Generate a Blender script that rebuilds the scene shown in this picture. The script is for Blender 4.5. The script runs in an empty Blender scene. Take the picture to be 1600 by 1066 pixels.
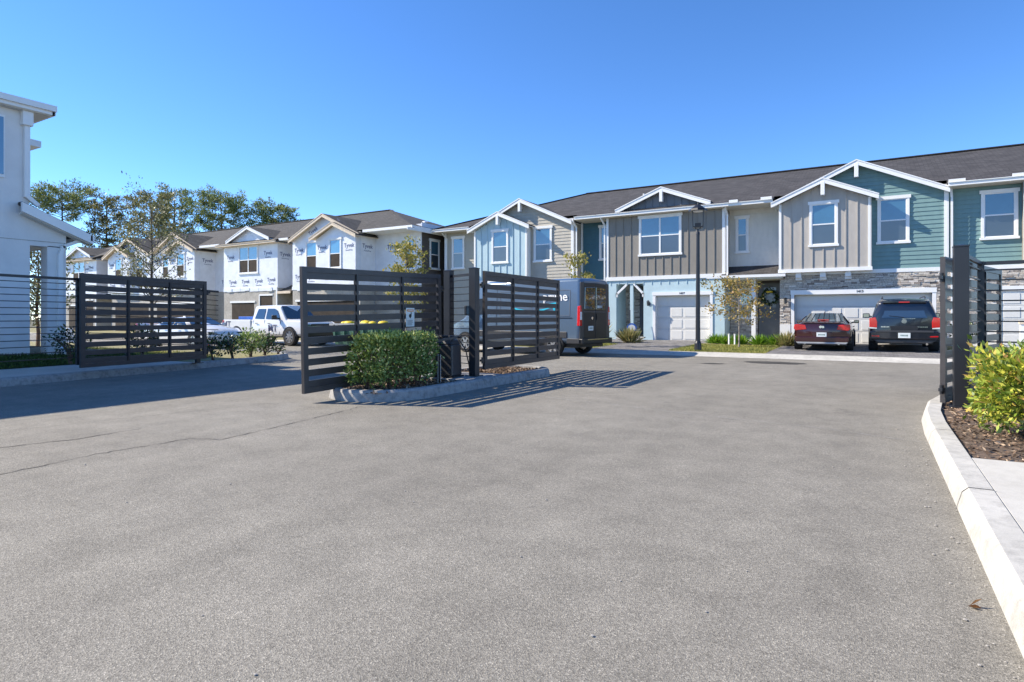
import bpy, bmesh, math, random
import numpy as np
from mathutils import Vector, Matrix
random.seed(7); rng = np.random.default_rng(11)
SC = bpy.context.scene
COL = SC.collection
R = math.radians
# ---------------------------------------------------------------- camera, sky, sun, exposure
CAM_H = 1.3
cam = bpy.data.objects.new('camera', bpy.data.cameras.new('camera')); COL.objects.link(cam)
cam.location = (0, 0, CAM_H); cam.rotation_euler = (R(90), 0, R(30.7))
cam.data.sensor_width = 36; cam.data.lens = 36*950/1600
cam.data.shift_y = -(533-496)/1600
cam.data.clip_start = 0.05; cam.data.clip_end = 3000
SC.camera = cam
SUN_EL = 38.5
to_sun = Vector((-.93, -.37, 0)).normalized()
az = math.atan2(to_sun.x, to_sun.y)          # clockwise from +Y
world = bpy.data.worlds.new('World'); SC.world = world; world.use_nodes = True
wn = world.node_tree.nodes; wl = world.node_tree.links
bg = wn['Background']; sky = wn.new('ShaderNodeTexSky'); sky.sky_type = 'NISHITA'
sky.sun_disc = False; sky.sun_elevation = R(SUN_EL); sky.sun_rotation = az
sky.air_density = 0.7; sky.dust_density = 0.0; sky.ozone_density = 5.0; sky.altitude = 0
hs = wn.new('ShaderNodeHueSaturation'); hs.inputs['Saturation'].default_value = 1.14; hs.inputs['Hue'].default_value = .503
wl.new(sky.outputs[0], hs.inputs['Color']); wl.new(hs.outputs[0], bg.inputs[0]); bg.inputs[1].default_value = 0.14
sun = bpy.data.objects.new('sun', bpy.data.lights.new('sun', 'SUN')); COL.objects.link(sun)
sun.data.energy = 4.3; sun.data.angle = R(0.53); sun.data.color = (1, .905, .76)
d = Vector((to_sun.x*math.cos(R(SUN_EL)), to_sun.y*math.cos(R(SUN_EL)), math.sin(R(SUN_EL))))
sun.rotation_euler = d.to_track_quat('Z', 'Y').to_euler(); sun.location = (-30, -10, 30)
SC.view_settings.view_transform = 'Standard'; SC.view_settings.look = 'None'
SC.view_settings.exposure = 1.02; SC.view_settings.gamma = 1; SC.view_settings.use_curve_mapping = False

# ---------------------------------------------------------------- materials
def nt(name):
    m = bpy.data.materials.new(name); m.use_nodes = True
    return m, m.node_tree.nodes, m.node_tree.links, m.node_tree.nodes['Principled BSDF']
def coords(N, L, kind='Object', scale=(1, 1, 1)):
    if kind == 'World':
        t = N.new('ShaderNodeNewGeometry'); out = t.outputs['Position']
    else:
        t = N.new('ShaderNodeTexCoord'); out = t.outputs[kind]
    mp = N.new('ShaderNodeMapping'); mp.inputs['Scale'].default_value = scale
    L.new(out, mp.inputs[0]); return mp.outputs[0]
def ramp(N, L, src, stops):
    r = N.new('ShaderNodeValToRGB'); e = r.color_ramp.elements
    while len(e) < len(stops): e.new(.5)
    for k, (p, c) in enumerate(stops):
        e[k].position = p; e[k].color = (c[0], c[1], c[2], 1) if hasattr(c, '__len__') else (c, c, c, 1)
    L.new(src, r.inputs[0]); return r.outputs[0]
def noise(N, L, vec, scale, detail=4, rough=.55):
    n = N.new('ShaderNodeTexNoise'); n.inputs['Scale'].default_value = scale
    n.inputs['Detail'].default_value = detail; n.inputs['Roughness'].default_value = rough
    L.new(vec, n.inputs['Vector']); return n.outputs['Fac']
def mul(N, L, a, b, f=1.0, mode='MULTIPLY'):
    m = N.new('ShaderNodeMix'); m.data_type = 'RGBA'; m.blend_type = mode
    m.inputs[0].default_value = f; L.new(a, m.inputs[6])
    if isinstance(b, tuple): m.inputs[7].default_value = (*b, 1)
    else: L.new(b, m.inputs[7])
    return m.outputs[2]
def bump(N, L, P, h, strength=.3, dist=.01):
    b = N.new('ShaderNodeBump'); b.inputs['Strength'].default_value = strength
    b.inputs['Distance'].default_value = dist; L.new(h, b.inputs['Height']); L.new(b.outputs[0], P.inputs['Normal'])
def plain(name, col, rough=.6, metal=0, var=.12, scale=3, spec=.5, coat=0, bmp=0, bscale=60, streak=False):
    m, N, L, P = nt(name)
    v = coords(N, L, 'World', (1, 1, .35 if streak else 1))
    n = noise(N, L, v, scale, 6)
    c = ramp(N, L, n, [(.3, [x*(1-var) for x in col]), (.7, [min(1, x*(1+var)) for x in col])])
    L.new(c, P.inputs['Base Color'])
    P.inputs['Roughness'].default_value = rough; P.inputs['Metallic'].default_value = metal
    P.inputs['Specular IOR Level'].default_value = spec; P.inputs['Coat Weight'].default_value = coat
    P.inputs['Coat Roughness'].default_value = .05
    if bmp: bump(N, L, P, noise(N, L, v, bscale, 3), bmp, .01)
    return m
def leafmat(name, stops, rough=.45, trans=.25):
    m, N, L, P = nt(name)
    g = N.new('ShaderNodeNewGeometry')
    c = ramp(N, L, g.outputs['Random Per Island'], stops)
    L.new(c, P.inputs['Base Color']); P.inputs['Roughness'].default_value = rough
    t = N.new('ShaderNodeBsdfTranslucent'); L.new(c, t.inputs[0])
    mx = N.new('ShaderNodeMixShader'); mx.inputs[0].default_value = trans
    L.new(P.outputs[0], mx.inputs[1]); L.new(t.outputs[0], mx.inputs[2])
    L.new(mx.outputs[0], N['Material Output'].inputs[0]); return m
M = {}
def asphalt():
    m, N, L, P = nt('asphalt'); v = coords(N, L, 'World')
    big = ramp(N, L, noise(N, L, v, .35, 5), [(.3, (.217, .202, .171)), (.7, (.262, .245, .209))])
    mid = ramp(N, L, noise(N, L, v, 2.5, 6, .65), [(.3, .84), (.7, 1.12)])
    a = mul(N, L, big, mid)
    vo = N.new('ShaderNodeTexVoronoi'); vo.inputs['Scale'].default_value = 160; L.new(v, vo.inputs['Vector'])
    st = N.new('ShaderNodeSeparateColor'); L.new(vo.outputs['Color'], st.inputs[0])
    agg = ramp(N, L, st.outputs[0], [(0, .58), (.30, .84), (.60, 1.02), (.90, 1.16), (.98, 1.6)])
    a = mul(N, L, a, agg)
    fine = ramp(N, L, noise(N, L, v, 95, 3, .8), [(.3, .82), (.7, 1.16)])
    a = mul(N, L, a, fine)
    trk = ramp(N, L, noise(N, L, coords(N, L, 'World', (1.1, .12, 1)), 1.0, 5, .6), [(.32, .90), (.52, 1.0), (.7, 1.06)])
    a = mul(N, L, a, trk)
    sp = ramp(N, L, noise(N, L, v, .9, 8, .7), [(.28, .66), (.38, 1.0)])
    a = mul(N, L, a, sp)
    L.new(a, P.inputs['Base Color']); P.inputs['Roughness'].default_value = .82
    P.inputs['Specular IOR Level'].default_value = .3
    bump(N, L, P, vo.outputs['Distance'], .5, .006); return m
M['asphalt'] = asphalt()
def concrete(name, c0, c1, stain=.7, bm=.15):
    m, N, L, P = nt(name); v = coords(N, L, 'World')
    a = ramp(N, L, noise(N, L, v, 1.2, 6, .6), [(.3, c0), (.7, c1)])
    b = ramp(N, L, noise(N, L, v, 9, 7, .75), [(.32, stain), (.55, 1.0)])
    a = mul(N, L, a, b)
    f = ramp(N, L, noise(N, L, v, 160, 2), [(.3, .88), (.7, 1.08)])
    L.new(mul(N, L, a, f), P.inputs['Base Color']); P.inputs['Roughness'].default_value = .85
    bump(N, L, P, noise(N, L, v, 90, 4), bm, .01); return m
M['curb'] = concrete('curb_concrete', (.42, .405, .365), (.56, .54, .49), .72)
M['curb_old'] = concrete('weathered_concrete', (.30, .29, .28), (.42, .41, .39), .55)
M['walk'] = concrete('sidewalk_concrete', (.46, .44, .39), (.55, .53, .48), .88)
M['crack'] = plain('crack_tar', (.085, .08, .072), .95)
M['patch'] = concrete('dark_asphalt_patch', (.025, .023, .02), (.07, .064, .055), .6, .5)
M['pebble'] = plain('pale_pebble', (.34, .32, .29), .8)
def stucco(name, col): return plain(name, col, .9, var=.05, bmp=.35, bscale=55, spec=.2)
M['white_stucco'] = stucco('white_stucco', (.74, .73, .71))
M['blue_stucco'] = stucco('pale_blue_stucco', (.47, .60, .64))
M['white'] = plain('white_trim_paint', (.80, .80, .79), .45, var=.03)
M['gutter'] = plain('white_gutter', (.78, .78, .76), .35, var=.03)
M['soffit'] = plain('cream_soffit', (.62, .60, .54), .7, var=.03)
def paint(n, c): return plain(n, c, .65, var=.06, scale=6, bmp=.08, bscale=30, streak=True)
M['teal'] = paint('teal_lap_paint', (.165, .275, .275))
M['teal_dark'] = paint('dark_teal_paint', (.06, .15, .19))
M['beige'] = paint('beige_lap_paint', (.42, .39, .33))
M['cream'] = paint('cream_lap_paint', (.68, .66, .60))
M['taupe'] = paint('taupe_board_paint', (.235, .215, .185))
M['grey'] = paint('warm_grey_board_paint', (.42, .39, .35))
M['ice'] = paint('pale_blue_board_paint', (.42, .56, .61))
M['brown'] = paint('dark_brown_lap_paint', (.105, .088, .078))
M['slate'] = paint('slate_blue_paint', (.15, .165, .185))
def shingle(name, c):
    m, N, L, P = nt(name)
    v = coords(N, L, 'World')
    br = N.new('ShaderNodeTexBrick'); br.inputs['Scale'].default_value = 1
    br.inputs['Brick Width'].default_value = .32; br.inputs['Row Height'].default_value = .135
    br.inputs['Mortar Size'].default_value = .012; br.offset = .5
    br.inputs['Color1'].default_value = (*[x*.72 for x in c], 1); br.inputs['Color2'].default_value = (*[x*1.35 for x in c], 1)
    br.inputs['Mortar'].default_value = (*[x*.45 for x in c], 1); br.inputs['Bias'].default_value = 0
    L.new(v, br.inputs['Vector'])
    a = mul(N, L, br.outputs[0], ramp(N, L, noise(N, L, v, 1.6, 8, .75), [(.3, .72), (.7, 1.3)]))
    a = mul(N, L, a, ramp(N, L, noise(N, L, v, 25, 3), [(.3, .8), (.7, 1.2)]))
    L.new(a, P.inputs['Base Color']); P.inputs['Roughness'].default_value = .9
    bump(N, L, P, br.outputs['Fac'], -.4, .01); return m
M['shingle'] = shingle('charcoal_shingles', (.050, .047, .048))
M['shingle2'] = shingle('brown_grey_shingles', (.055, .051, .046))
def glass(name, c, rough=.03):
    m, N, L, P = nt(name); v = coords(N, L, 'World')
    L.new(ramp(N, L, noise(N, L, v, 1.3, 3), [(.3, c), (.7, [x*1.3 for x in c])]), P.inputs['Base Color'])
    P.inputs['Roughness'].default_value = rough; P.inputs['IOR'].default_value = 1.7
    P.inputs['Specular IOR Level'].default_value = 1.0
    P.inputs['Coat Weight'].default_value = .6; P.inputs['Coat Roughness'].default_value = .02
    bump(N, L, P, noise(N, L, v, 2.5, 2), .05, .02); return m
M['glass'] = glass('window_glass', (.035, .10, .155))
M['glass_low'] = glass('screened_glass', (.028, .04, .052), .3)
M['glass_film'] = glass('blue_film_glass', (.05, .18, .30), .12)
M['car_glass'] = glass('tinted_car_glass', (.012, .016, .02))
M['car_glass_light'] = glass('clear_car_glass', (.05, .07, .08))
M['interior'] = plain('bare_interior', (.032, .022, .015), .9, var=.5)
M['gate'] = plain('charcoal_gate_paint', (.050, .045, .045), .38, var=.15, scale=5, bmp=.04, bscale=200)
M['post'] = plain('black_post_paint', (.022, .023, .027), .35, var=.15)
M['black'] = plain('black_plastic', (.015, .015, .016), .4)
M['satin'] = plain('grey_black_plastic', (.045, .045, .048), .35)
M['stone'] = None
def stonemat():
    m, N, L, P = nt('ledge_stone'); v = coords(N, L, 'World'); g = N.new('ShaderNodeNewGeometry')
    c = ramp(N, L, g.outputs['Random Per Island'], [(0, (.22, .18, .15)), (.2, (.42, .37, .33)), (.5, (.62, .57, .49)), (.75, (.50, .43, .36)), (1, (.76, .72, .66))])
    L.new(mul(N, L, c, ramp(N, L, noise(N, L, v, 22, 5), [(.3, .7), (.7, 1.2)])), P.inputs['Base Color'])
    P.inputs['Roughness'].default_value = .9; bump(N, L, P, noise(N, L, v, 35, 5), .5, .02); return m
M['stone'] = stonemat()
M['mortar'] = plain('stone_mortar', (.10, .09, .08), .95)
M['door_white'] = plain('garage_door_paint', (.70, .69, .65), .5, var=.03)
M['door_dark'] = plain('charcoal_door_paint', (.10, .105, .11), .45)
M['housewrap'] = plain('white_house_wrap', (.74, .76, .80), .4, var=.07, scale=2.5, bmp=1.0, bscale=4.5)
M['block'] = concrete('grey_block_render', (.36, .335, .295), (.48, .45, .40), .72, .3)
M['lumber'] = plain('raw_pine_lumber', (.66, .55, .42), .75, var=.12, scale=8)
M['osb'] = plain('osb_sheet', (.22, .17, .11), .8, var=.35, scale=14)
M['print_blue'] = plain('navy_print', (.035, .045, .12), .6)
M['print_wrap'] = plain('faded_navy_print', (.10, .12, .22), .6)
M['print_white'] = plain('white_print', (.85, .85, .85), .5, var=.01)
M['cyan'] = plain('cyan_print', (.01, .45, .62), .5)
M['blue_door'] = plain('blue_wrapped_door', (.05, .22, .42), .4)
M['bark'] = plain('tree_bark', (.12, .095, .075), .95, var=.35, scale=12, bmp=.5, bscale=25)
M['bark_pale'] = plain('pale_bark', (.28, .24, .20), .9, var=.25, scale=12)
M['stem'] = plain('reddish_stem', (.17, .10, .07), .9, var=.3)
M['hedge'] = leafmat('hedge_leaves', [(0, (.07, .12, .02)), (.35, (.18, .26, .055)), (.7, (.30, .40, .10)), (1, (.54, .60, .24))])
M['hedge_tip'] = leafmat('pale_hedge_leaves', [(0, (.35, .42, .08)), (.5, (.58, .62, .14)), (1, (.75, .74, .28))])  # yellow-green tip leaves, paled to put sunlight into the island hedge top
M['gold'] = leafmat('golden_leaves', [(0, (.10, .17, .02)), (.35, (.24, .33, .04)), (.62, (.42, .46, .05)), (.88, (.62, .55, .09)), (1, (.50, .28, .10))])
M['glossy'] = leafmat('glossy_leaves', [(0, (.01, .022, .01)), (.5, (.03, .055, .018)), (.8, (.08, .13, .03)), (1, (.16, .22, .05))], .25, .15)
M['pine'] = leafmat('pine_needles', [(0, (.07, .11, .035)), (.5, (.16, .21, .07)), (1, (.30, .34, .13))], .6, .45)
M['pine2'] = leafmat('olive_needles', [(0, (.08, .09, .03)), (.5, (.17, .17, .06)), (1, (.32, .28, .10))], .6, .4)
M['sparse'] = leafmat('olive_tree_leaves', [(0, (.07, .08, .03)), (.5, (.17, .18, .07)), (.85, (.32, .31, .15)), (1, (.5, .46, .3))], .5, .3)
M['yellowleaf'] = leafmat('yellow_leaves', [(0, (.14, .17, .04)), (.5, (.32, .30, .07)), (1, (.48, .38, .10))], .5, .4)
M['orange'] = leafmat('orange_leaves', [(0, (.12, .13, .04)), (.4, (.30, .25, .07)), (.75, (.50, .35, .10)), (1, (.34, .17, .05))], .5, .35)
M['lime'] = leafmat('lime_blades', [(0, (.06, .15, .01)), (.5, (.14, .30, .02)), (1, (.30, .44, .04))], .4, .3)
M['straw'] = leafmat('straw_blades', [(0, (.22, .19, .08)), (.5, (.38, .33, .14)), (1, (.18, .22, .06))], .6, .3)
M['grass'] = leafmat('lawn_blades', [(0, (.03, .06, .012)), (.5, (.07, .13, .025)), (1, (.13, .18, .04))], .6, .25)
M['grass_dry'] = leafmat('dry_lawn_blades', [(0, (.14, .18, .03)), (.5, (.28, .29, .06)), (1, (.42, .38, .12))], .6, .25)
M['soil'] = plain('lawn_soil', (.09, .085, .04), .95, var=.35, scale=6)
M['dry_soil'] = plain('pale_lawn_soil', (.22, .20, .09), .95, var=.3, scale=5)
M['mulch'] = plain('mulch_bed', (.12, .085, .06), .95, var=.5, scale=30, bmp=.8, bscale=60)
M['chips'] = leafmat('mulch_chips', [(0, (.045, .028, .018)), (.4, (.15, .095, .06)), (.75, (.30, .20, .13)), (1, (.48, .37, .26))], .85, .05)
M['deadleaf'] = leafmat('dead_leaves', [(0, (.10, .04, .02)), (.5, (.26, .12, .05)), (1, (.42, .25, .12))], .7, .2)
def pavers():
    m, N, L, P = nt('grey_pavers'); v = coords(N, L, 'World')
    br = N.new('ShaderNodeTexBrick'); br.inputs['Scale'].default_value = 1
    br.inputs['Brick Width'].default_value = .22; br.inputs['Row Height'].default_value = .11
    br.inputs['Mortar Size'].default_value = .006
    br.inputs['Color1'].default_value = (.12, .115, .115, 1); br.inputs['Color2'].default_value = (.24, .23, .225, 1)
    br.inputs['Mortar'].default_value = (.06, .055, .05, 1); L.new(v, br.inputs['Vector'])
    L.new(mul(N, L, br.outputs[0], ramp(N, L, noise(N, L, v, 4, 5), [(.3, .75), (.7, 1.2)])), P.inputs['Base Color'])
    P.inputs['Roughness'].default_value = .85; return m
M['pavers'] = pavers()
def carpaint(n, c, metal=.35, rough=.28): return plain(n, c, rough, metal, var=.03, coat=1.0)
M['white_car'] = carpaint('white_car_paint', (.74, .74, .73), 0)
M['maroon'] = carpaint('maroon_car_paint', (.052, .010, .008), .35)
M['navy'] = carpaint('black_blue_car_paint', (.012, .014, .022), .3, .2)
M['vanpaint'] = carpaint('slate_van_paint', (.10, .15, .215), .25, .32)
M['van_rear'] = plain('dark_rear_panel', (.022, .023, .026), .3, spec=.35)
M['tyre'] = plain('tyre_rubber', (.022, .021, .021), .85, bmp=.2)
M['rim'] = plain('silver_rim', (.5, .5, .5), .3, .8)
M['chrome'] = plain('chrome', (.75, .75, .75), .12, 1)
M['red_lens'] = plain('red_lens', (.55, .008, .008), .15, coat=1)
M['plate'] = plain('licence_plate', (.70, .74, .72), .4)
M['amber'] = plain('amber_lens', (.7, .2, .02), .2)
M['orange_cone'] = plain('orange_plastic', (.85, .16, .03), .5)
M['green'] = plain('green_steel', (.05, .13, .09), .5)
M['yellow'] = plain('yellow_paint', (.75, .55, .03), .5)
M['galv'] = plain('galvanised_steel', (.40, .40, .40), .5, .4)
M['orange_print'] = plain('orange_print', (.75, .28, .06), .5)
M['sign_blue'] = plain('blue_print', (.02, .12, .5), .5)

# ---------------------------------------------------------------- mesh helpers
class B:
    def __init__(s): s.v = []; s.f = []
    def add(s, vs, fs):
        n = len(s.v); s.v += [tuple(p) for p in vs]; s.f += [tuple(i+n for i in f) for f in fs]; return s
    def box(s, x0, x1, y0, y1, z0, z1):
        if x0 > x1: x0, x1 = x1, x0
        if y0 > y1: y0, y1 = y1, y0
        vs = [(x, y, z) for z in (z0, z1) for x, y in ((x0, y0), (x1, y0), (x1, y1), (x0, y1))]
        return s.add(vs, [(3, 2, 1, 0), (4, 5, 6, 7), (0, 1, 5, 4), (1, 2, 6, 5), (2, 3, 7, 6), (3, 0, 4, 7)])
    def prism(s, ring0, ring1):
        n = len(ring0)
        return s.add(list(ring0)+list(ring1), [tuple(range(n-1, -1, -1)), tuple(range(n, 2*n))]+[(i, (i+1) % n, n+(i+1) % n, n+i) for i in range(n)])
    def slab(s, pts, z0, z1): return s.prism([(x, y, z0) for x, y in pts], [(x, y, z1) for x, y in pts])
    def poly(s, pts): return s.add(pts, [tuple(range(len(pts)))])
    def cyl(s, p0, p1, r0, r1=None, n=10, cap=True):
        r1 = r0 if r1 is None else r1; p0 = Vector(p0); p1 = Vector(p1); a = (p1-p0).normalized()
        u = a.orthogonal().normalized(); w = a.cross(u)
        q = [(u*math.cos(2*math.pi*i/n)+w*math.sin(2*math.pi*i/n)) for i in range(n)]
        vs = [p0+k*r0 for k in q]+[p1+k*r1 for k in q]; fs = [(i, (i+1) % n, n+(i+1) % n, n+i) for i in range(n)]
        if cap: fs += [tuple(range(n-1, -1, -1)), tuple(range(n, 2*n))]
        return s.add(vs, fs)
    def tube(s, pts, rs, n=6):
        for i in range(len(pts)-1): s.cyl(pts[i], pts[i+1], rs[i] if hasattr(rs, '__len__') else rs, rs[i+1] if hasattr(rs, '__len__') else rs, n)
        return s
    def beam(s, p0, p1, w, h, up=(0, 0, 1)):
        p0 = Vector(p0); p1 = Vector(p1); a = (p1-p0).normalized(); u = a.cross(Vector(up)).normalized(); t = u.cross(a)
        q = [-u*w/2-t*h/2, u*w/2-t*h/2, u*w/2+t*h/2, -u*w/2+t*h/2]
        return s.prism([p0+k for k in q], [p1+k for k in q])
    def ball(s, c, r, n=8, sz=1):
        c = Vector(c); vs = [c+Vector((0, 0, -r*sz))]; m = n//2
        for j in range(1, m):
            t = math.pi*j/m
            vs += [c+Vector((r*math.sin(t)*math.cos(2*math.pi*i/n), r*math.sin(t)*math.sin(2*math.pi*i/n), -r*sz*math.cos(t))) for i in range(n)]
        vs.append(c+Vector((0, 0, r*sz))); fs = [(0, 1+(i+1) % n, 1+i) for i in range(n)]
        for j in range(m-2):
            fs += [(1+j*n+i, 1+j*n+(i+1) % n, 1+(j+1)*n+(i+1) % n, 1+(j+1)*n+i) for i in range(n)]
        k = 1+(m-2)*n; fs += [(k+i, k+(i+1) % n, len(vs)-1) for i in range(n)]
        return s.add(vs, fs)
def setp(o, label=None, cat=None, group=None, kind=None):
    for k, v in (('label', label), ('category', cat), ('group', group), ('kind', kind)):
        if v: o[k] = v
    return o
def link(name, me, parent=None, loc=None, rot=None):
    o = bpy.data.objects.new(name, me); COL.objects.link(o)
    if parent: o.parent = parent
    if loc is not None: o.location = loc
    if rot is not None: o.rotation_euler = rot
    return o
def mesh_of(b, name, mat, smooth=None):
    me = bpy.data.meshes.new(name); me.from_pydata(b.v, [], b.f); me.materials.append(M[mat] if isinstance(mat, str) else mat)
    bm = bmesh.new(); bm.from_mesh(me); bmesh.ops.recalc_face_normals(bm, faces=bm.faces); bm.to_mesh(me); bm.free()
    if smooth:
        me.shade_smooth(); me.set_sharp_from_angle(angle=R(smooth))
    return me
def ob(name, b, mat, parent=None, smooth=None, bevel=0, kind=None, label=None, sub=0, seg=2):
    o = link(name, mesh_of(b, name, mat, smooth), parent)
    if bevel:
        m = o.modifiers.new('bevel', 'BEVEL'); m.width = bevel; m.segments = seg; m.limit_method = 'ANGLE'
    if sub:
        m = o.modifiers.new('sub', 'SUBSURF'); m.levels = m.render_levels = sub; o.data.shade_smooth()
    if kind: o['kind'] = kind
    if label: o['label'] = label
    return o
def empty(name, loc, rz=0, label=None, cat=None, group=None, ry=0):
    o = bpy.data.objects.new(name, None); COL.objects.link(o); o.location = loc; o.rotation_euler = (0, ry, rz); o.empty_display_size = .2
    return setp(o, label, cat, group)
def struct(name, b, mat, **k): return ob(name, b, mat, kind='structure', **k)
def text_mesh(s, size, mat, bold=0.0, depth=.002):
    c = bpy.data.curves.new('lettering', 'FONT'); c.body = s; c.size = size; c.offset = bold; c.extrude = depth
    c.resolution_u = 2; c.align_x = 'CENTER'; c.align_y = 'CENTER'
    o = bpy.data.objects.new('tmp', c); COL.objects.link(o); bpy.context.view_layer.update()
    me = bpy.data.meshes.new_from_object(o.evaluated_get(bpy.context.evaluated_depsgraph_get()))
    bpy.data.objects.remove(o); me.materials.clear(); me.materials.append(M[mat]); return me
def copy_tree(o, parent=None):
    c = o.copy(); COL.objects.link(c)
    if parent: c.parent = parent
    for ch in list(o.children): copy_tree(ch, c)
    return c
def leaves(name, P, size, mat, parent=None, aspect=.45, D=None, spread=1.0, kind=None, droop=0):
    """leaf-shaped folded quads at points P, D = preferred directions"""
    n = len(P); d = rng.normal(size=(n, 3))
    if D is not None: d = D + d*spread
    d[:, 2] -= droop
    d /= np.linalg.norm(d, axis=1)[:, None]
    u = np.cross(d, rng.normal(size=(n, 3))); u /= np.linalg.norm(u, axis=1)[:, None]+1e-9
    w = np.cross(d, u)
    L_ = size*rng.uniform(.65, 1.3, (n, 1))
    V = np.empty((n, 4, 3)); V[:, 0] = P; V[:, 2] = P+d*L_
    V[:, 1] = P+d*L_*.5+u*L_*aspect*.5+w*L_*.06; V[:, 3] = P+d*L_*.5-u*L_*aspect*.5+w*L_*.06
    me = bpy.data.meshes.new(name); me.vertices.add(4*n); me.vertices.foreach_set('co', V.reshape(-1))
    idx = np.arange(4*n); me.loops.add(4*n); me.loops.foreach_set('vertex_index', idx)
    me.polygons.add(n); me.polygons.foreach_set('loop_start', idx[::4]); me.update(calc_edges=True); me.validate()
    me.materials.append(M[mat]); o = link(name, me, parent)
    if kind: o['kind'] = kind
    return o

# ---------------------------------------------------------------- ground, roads, kerbs
b = B(); b.poly([(-400, -200, -.06), (300, -200, -.06), (300, 400, -.06), (-400, 400, -.06)]); struct('ground', b, 'soil')
b = B(); b.poly([(-150, -40, 0), (-1, -40, 0), (60, -40, 0), (60, 20.9, 0), (-150, 20.9, 0)]); struct('road', b, 'asphalt')
def profile_curb(name, line, w, h, mat, flip=1, batter=.03, seg=None, top=0.0):
    """kerb swept along a line of road-edge points; body lies on the left if flip=1"""
    n = len(line); ring = []
    for i, p in enumerate(line):
        a = Vector(line[max(0, i-1)]); c = Vector(line[min(n-1, i+1)]); t = (c-a).normalized(); q = Vector((-t.y, t.x))*flip
        p = Vector(p)
        ring.append([(p.x, p.y, -.05), (*(p+q*.005), .02), (*(p+q*batter), h-.035), (*(p+q*(batter+.035)), h), (*(p+q*w), h+top), (*(p+q*w), -.05)])
    b = B()
    for i in range(n-1): b.prism(ring[i], ring[i+1])
    bm = bmesh.new(); me = bpy.data.meshes.new(name); me.from_pydata(b.v, [], b.f); me.materials.append(M[mat])
    bm.from_mesh(me); bmesh.ops.remove_doubles(bm, verts=bm.verts, dist=.0005); bmesh.ops.recalc_face_normals(bm, faces=bm.faces); bm.to_mesh(me); bm.free()
    me.shade_smooth(); me.set_sharp_from_angle(angle=R(30))
    return setp(link(name, me), kind='structure')
def arc(cx, cy, r, a0, a1, n=8, ry=None):
    ry = ry or r
    return [(cx+r*math.cos(R(a0+(a1-a0)*i/n)), cy+ry*math.sin(R(a0+(a1-a0)*i/n))) for i in range(n+1)]
# right kerb: along X=.49 then turning right behind the gate post
rc = [(.49, -12), (.49, -4), (.49, 0), (.49, 2.5), (.49, 4), (.49, 5.5), (.49, 7.0), (.49, 8.2), (.52, 9.2), (.63, 10.3), (.86, 11.3), (1.2, 12.1), (1.8, 12.9), (3, 13.4), (6, 13.6), (12, 13.7)]
profile_curb('curb_right', rc, .20, .15, 'curb', flip=-1)
b = B(); b.slab([(.695, -12), (5, -12), (5, 6.25), (.695, 6.25)], -.05, .143); struct('sidewalk_right', b, 'walk', bevel=.008)
b = B(); b.slab([(.695, 6.262), (12, 6.262), (12, 13.45), (3, 13.2), (1.9, 12.7), (1.35, 11.95), (1.05, 11.2), (.83, 10.3), (.72, 9.2), (.695, 8.2)], -.05, .115); struct('mulch_bed_right', b, 'mulch')
for yj in (.6, 2.6, 5.1, 7.6):
    b = B(); b.add([(.486, yj, .0), (.486, yj+.012, .0), (.518, yj+.012, .118), (.518, yj, .118), (.556, yj, .1535), (.556, yj+.012, .1535), (.694, yj+.012, .1535), (.694, yj, .1535)], [(0, 1, 2, 3), (3, 2, 5, 4), (4, 5, 6, 7)]); struct('curb_joint', b, 'crack')
b = B(); b.poly([(.70, 4.2, .1465), (12, 4.2, .1465), (12, 4.212, .1465), (.70, 4.212, .1465)]); struct('sidewalk_joint', b, 'crack')
# left kerb and sidewalk
lc = [(-12.6, -8), (-13.2, -1), (-13.6, 2.5), (-13.92, 4.85), (-14.21, 6.52), (-14.36, 7.64), (-14.7, 9.25), (-15.14, 11.24), (-15.45, 12.3), (-15.9, 12.95), (-16.6, 13.3), (-18, 13.45), (-22, 13.5), (-40, 13.6)]
profile_curb('curb_left', lc, .20, .16, 'curb_old', flip=1)
b = B(); b.slab([(-12.8, -8), (-13.4, -1), (-13.8, 2.5), (-14.12, 4.85), (-14.41, 6.52), (-14.56, 7.64), (-14.9, 9.2), (-16.9, 9.0), (-16.45, 6), (-16.4, -8)], -.05, .154); struct('sidewalk_left', b, 'walk')
b = B(); b.slab([(-14.905, 9.21), (-15.34, 11.2), (-15.66, 12.2), (-16.05, 12.78), (-16.7, 13.08), (-18, 13.24), (-22, 13.28), (-40, 13.3), (-40, 9.0), (-16.905, 9.01)], -.05, .15); struct('planting_strip_left', b, 'dry_soil')
b = B(); b.add([(-16.4, -8, .15), (-16.45, 6, .15), (-16.9, 9, .15), (-17.6, 9, .38), (-17.42, 6, .40), (-17.42, -8, .40), (-60, 9.0, .38), (-60, -8, .40)], [(0, 1, 4, 5), (1, 2, 3, 4), (5, 4, 7), (4, 3, 6, 7)])
struct('lawn_left', b, 'soil')
# centre island
isl = [(-6.15, 11.9), (-6.15, 11), (-6.15, 9.3)]+arc(-7.05, 7.75, .9, 0, -180, 18, .98)+[(-7.95, 9.3), (-7.95, 11)]+arc(-7.05, 11.9, .9, 180, 0, 16, .65)
profile_curb('island_curb', isl[:-1]+[isl[0]], .18, .17, 'curb_old', flip=-1)
def inset(pts, cx, cy, k): return [(cx+(x-cx)*k[0], cy+(y-cy)*k[1]) for x, y in pts]
b = B(); b.slab(inset(isl[:-1], -7.05, 9.65, (.82, .95)), -.05, .12); struct('island_mulch_bed', b, 'mulch')
b = B(); b.slab([(-7.78, 9.0), (-6.32, 9.0), (-6.32, 10.35), (-7.78, 10.35)], .0, .168); struct('island_concrete_pad', b, 'curb_old', bevel=.01)
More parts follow.
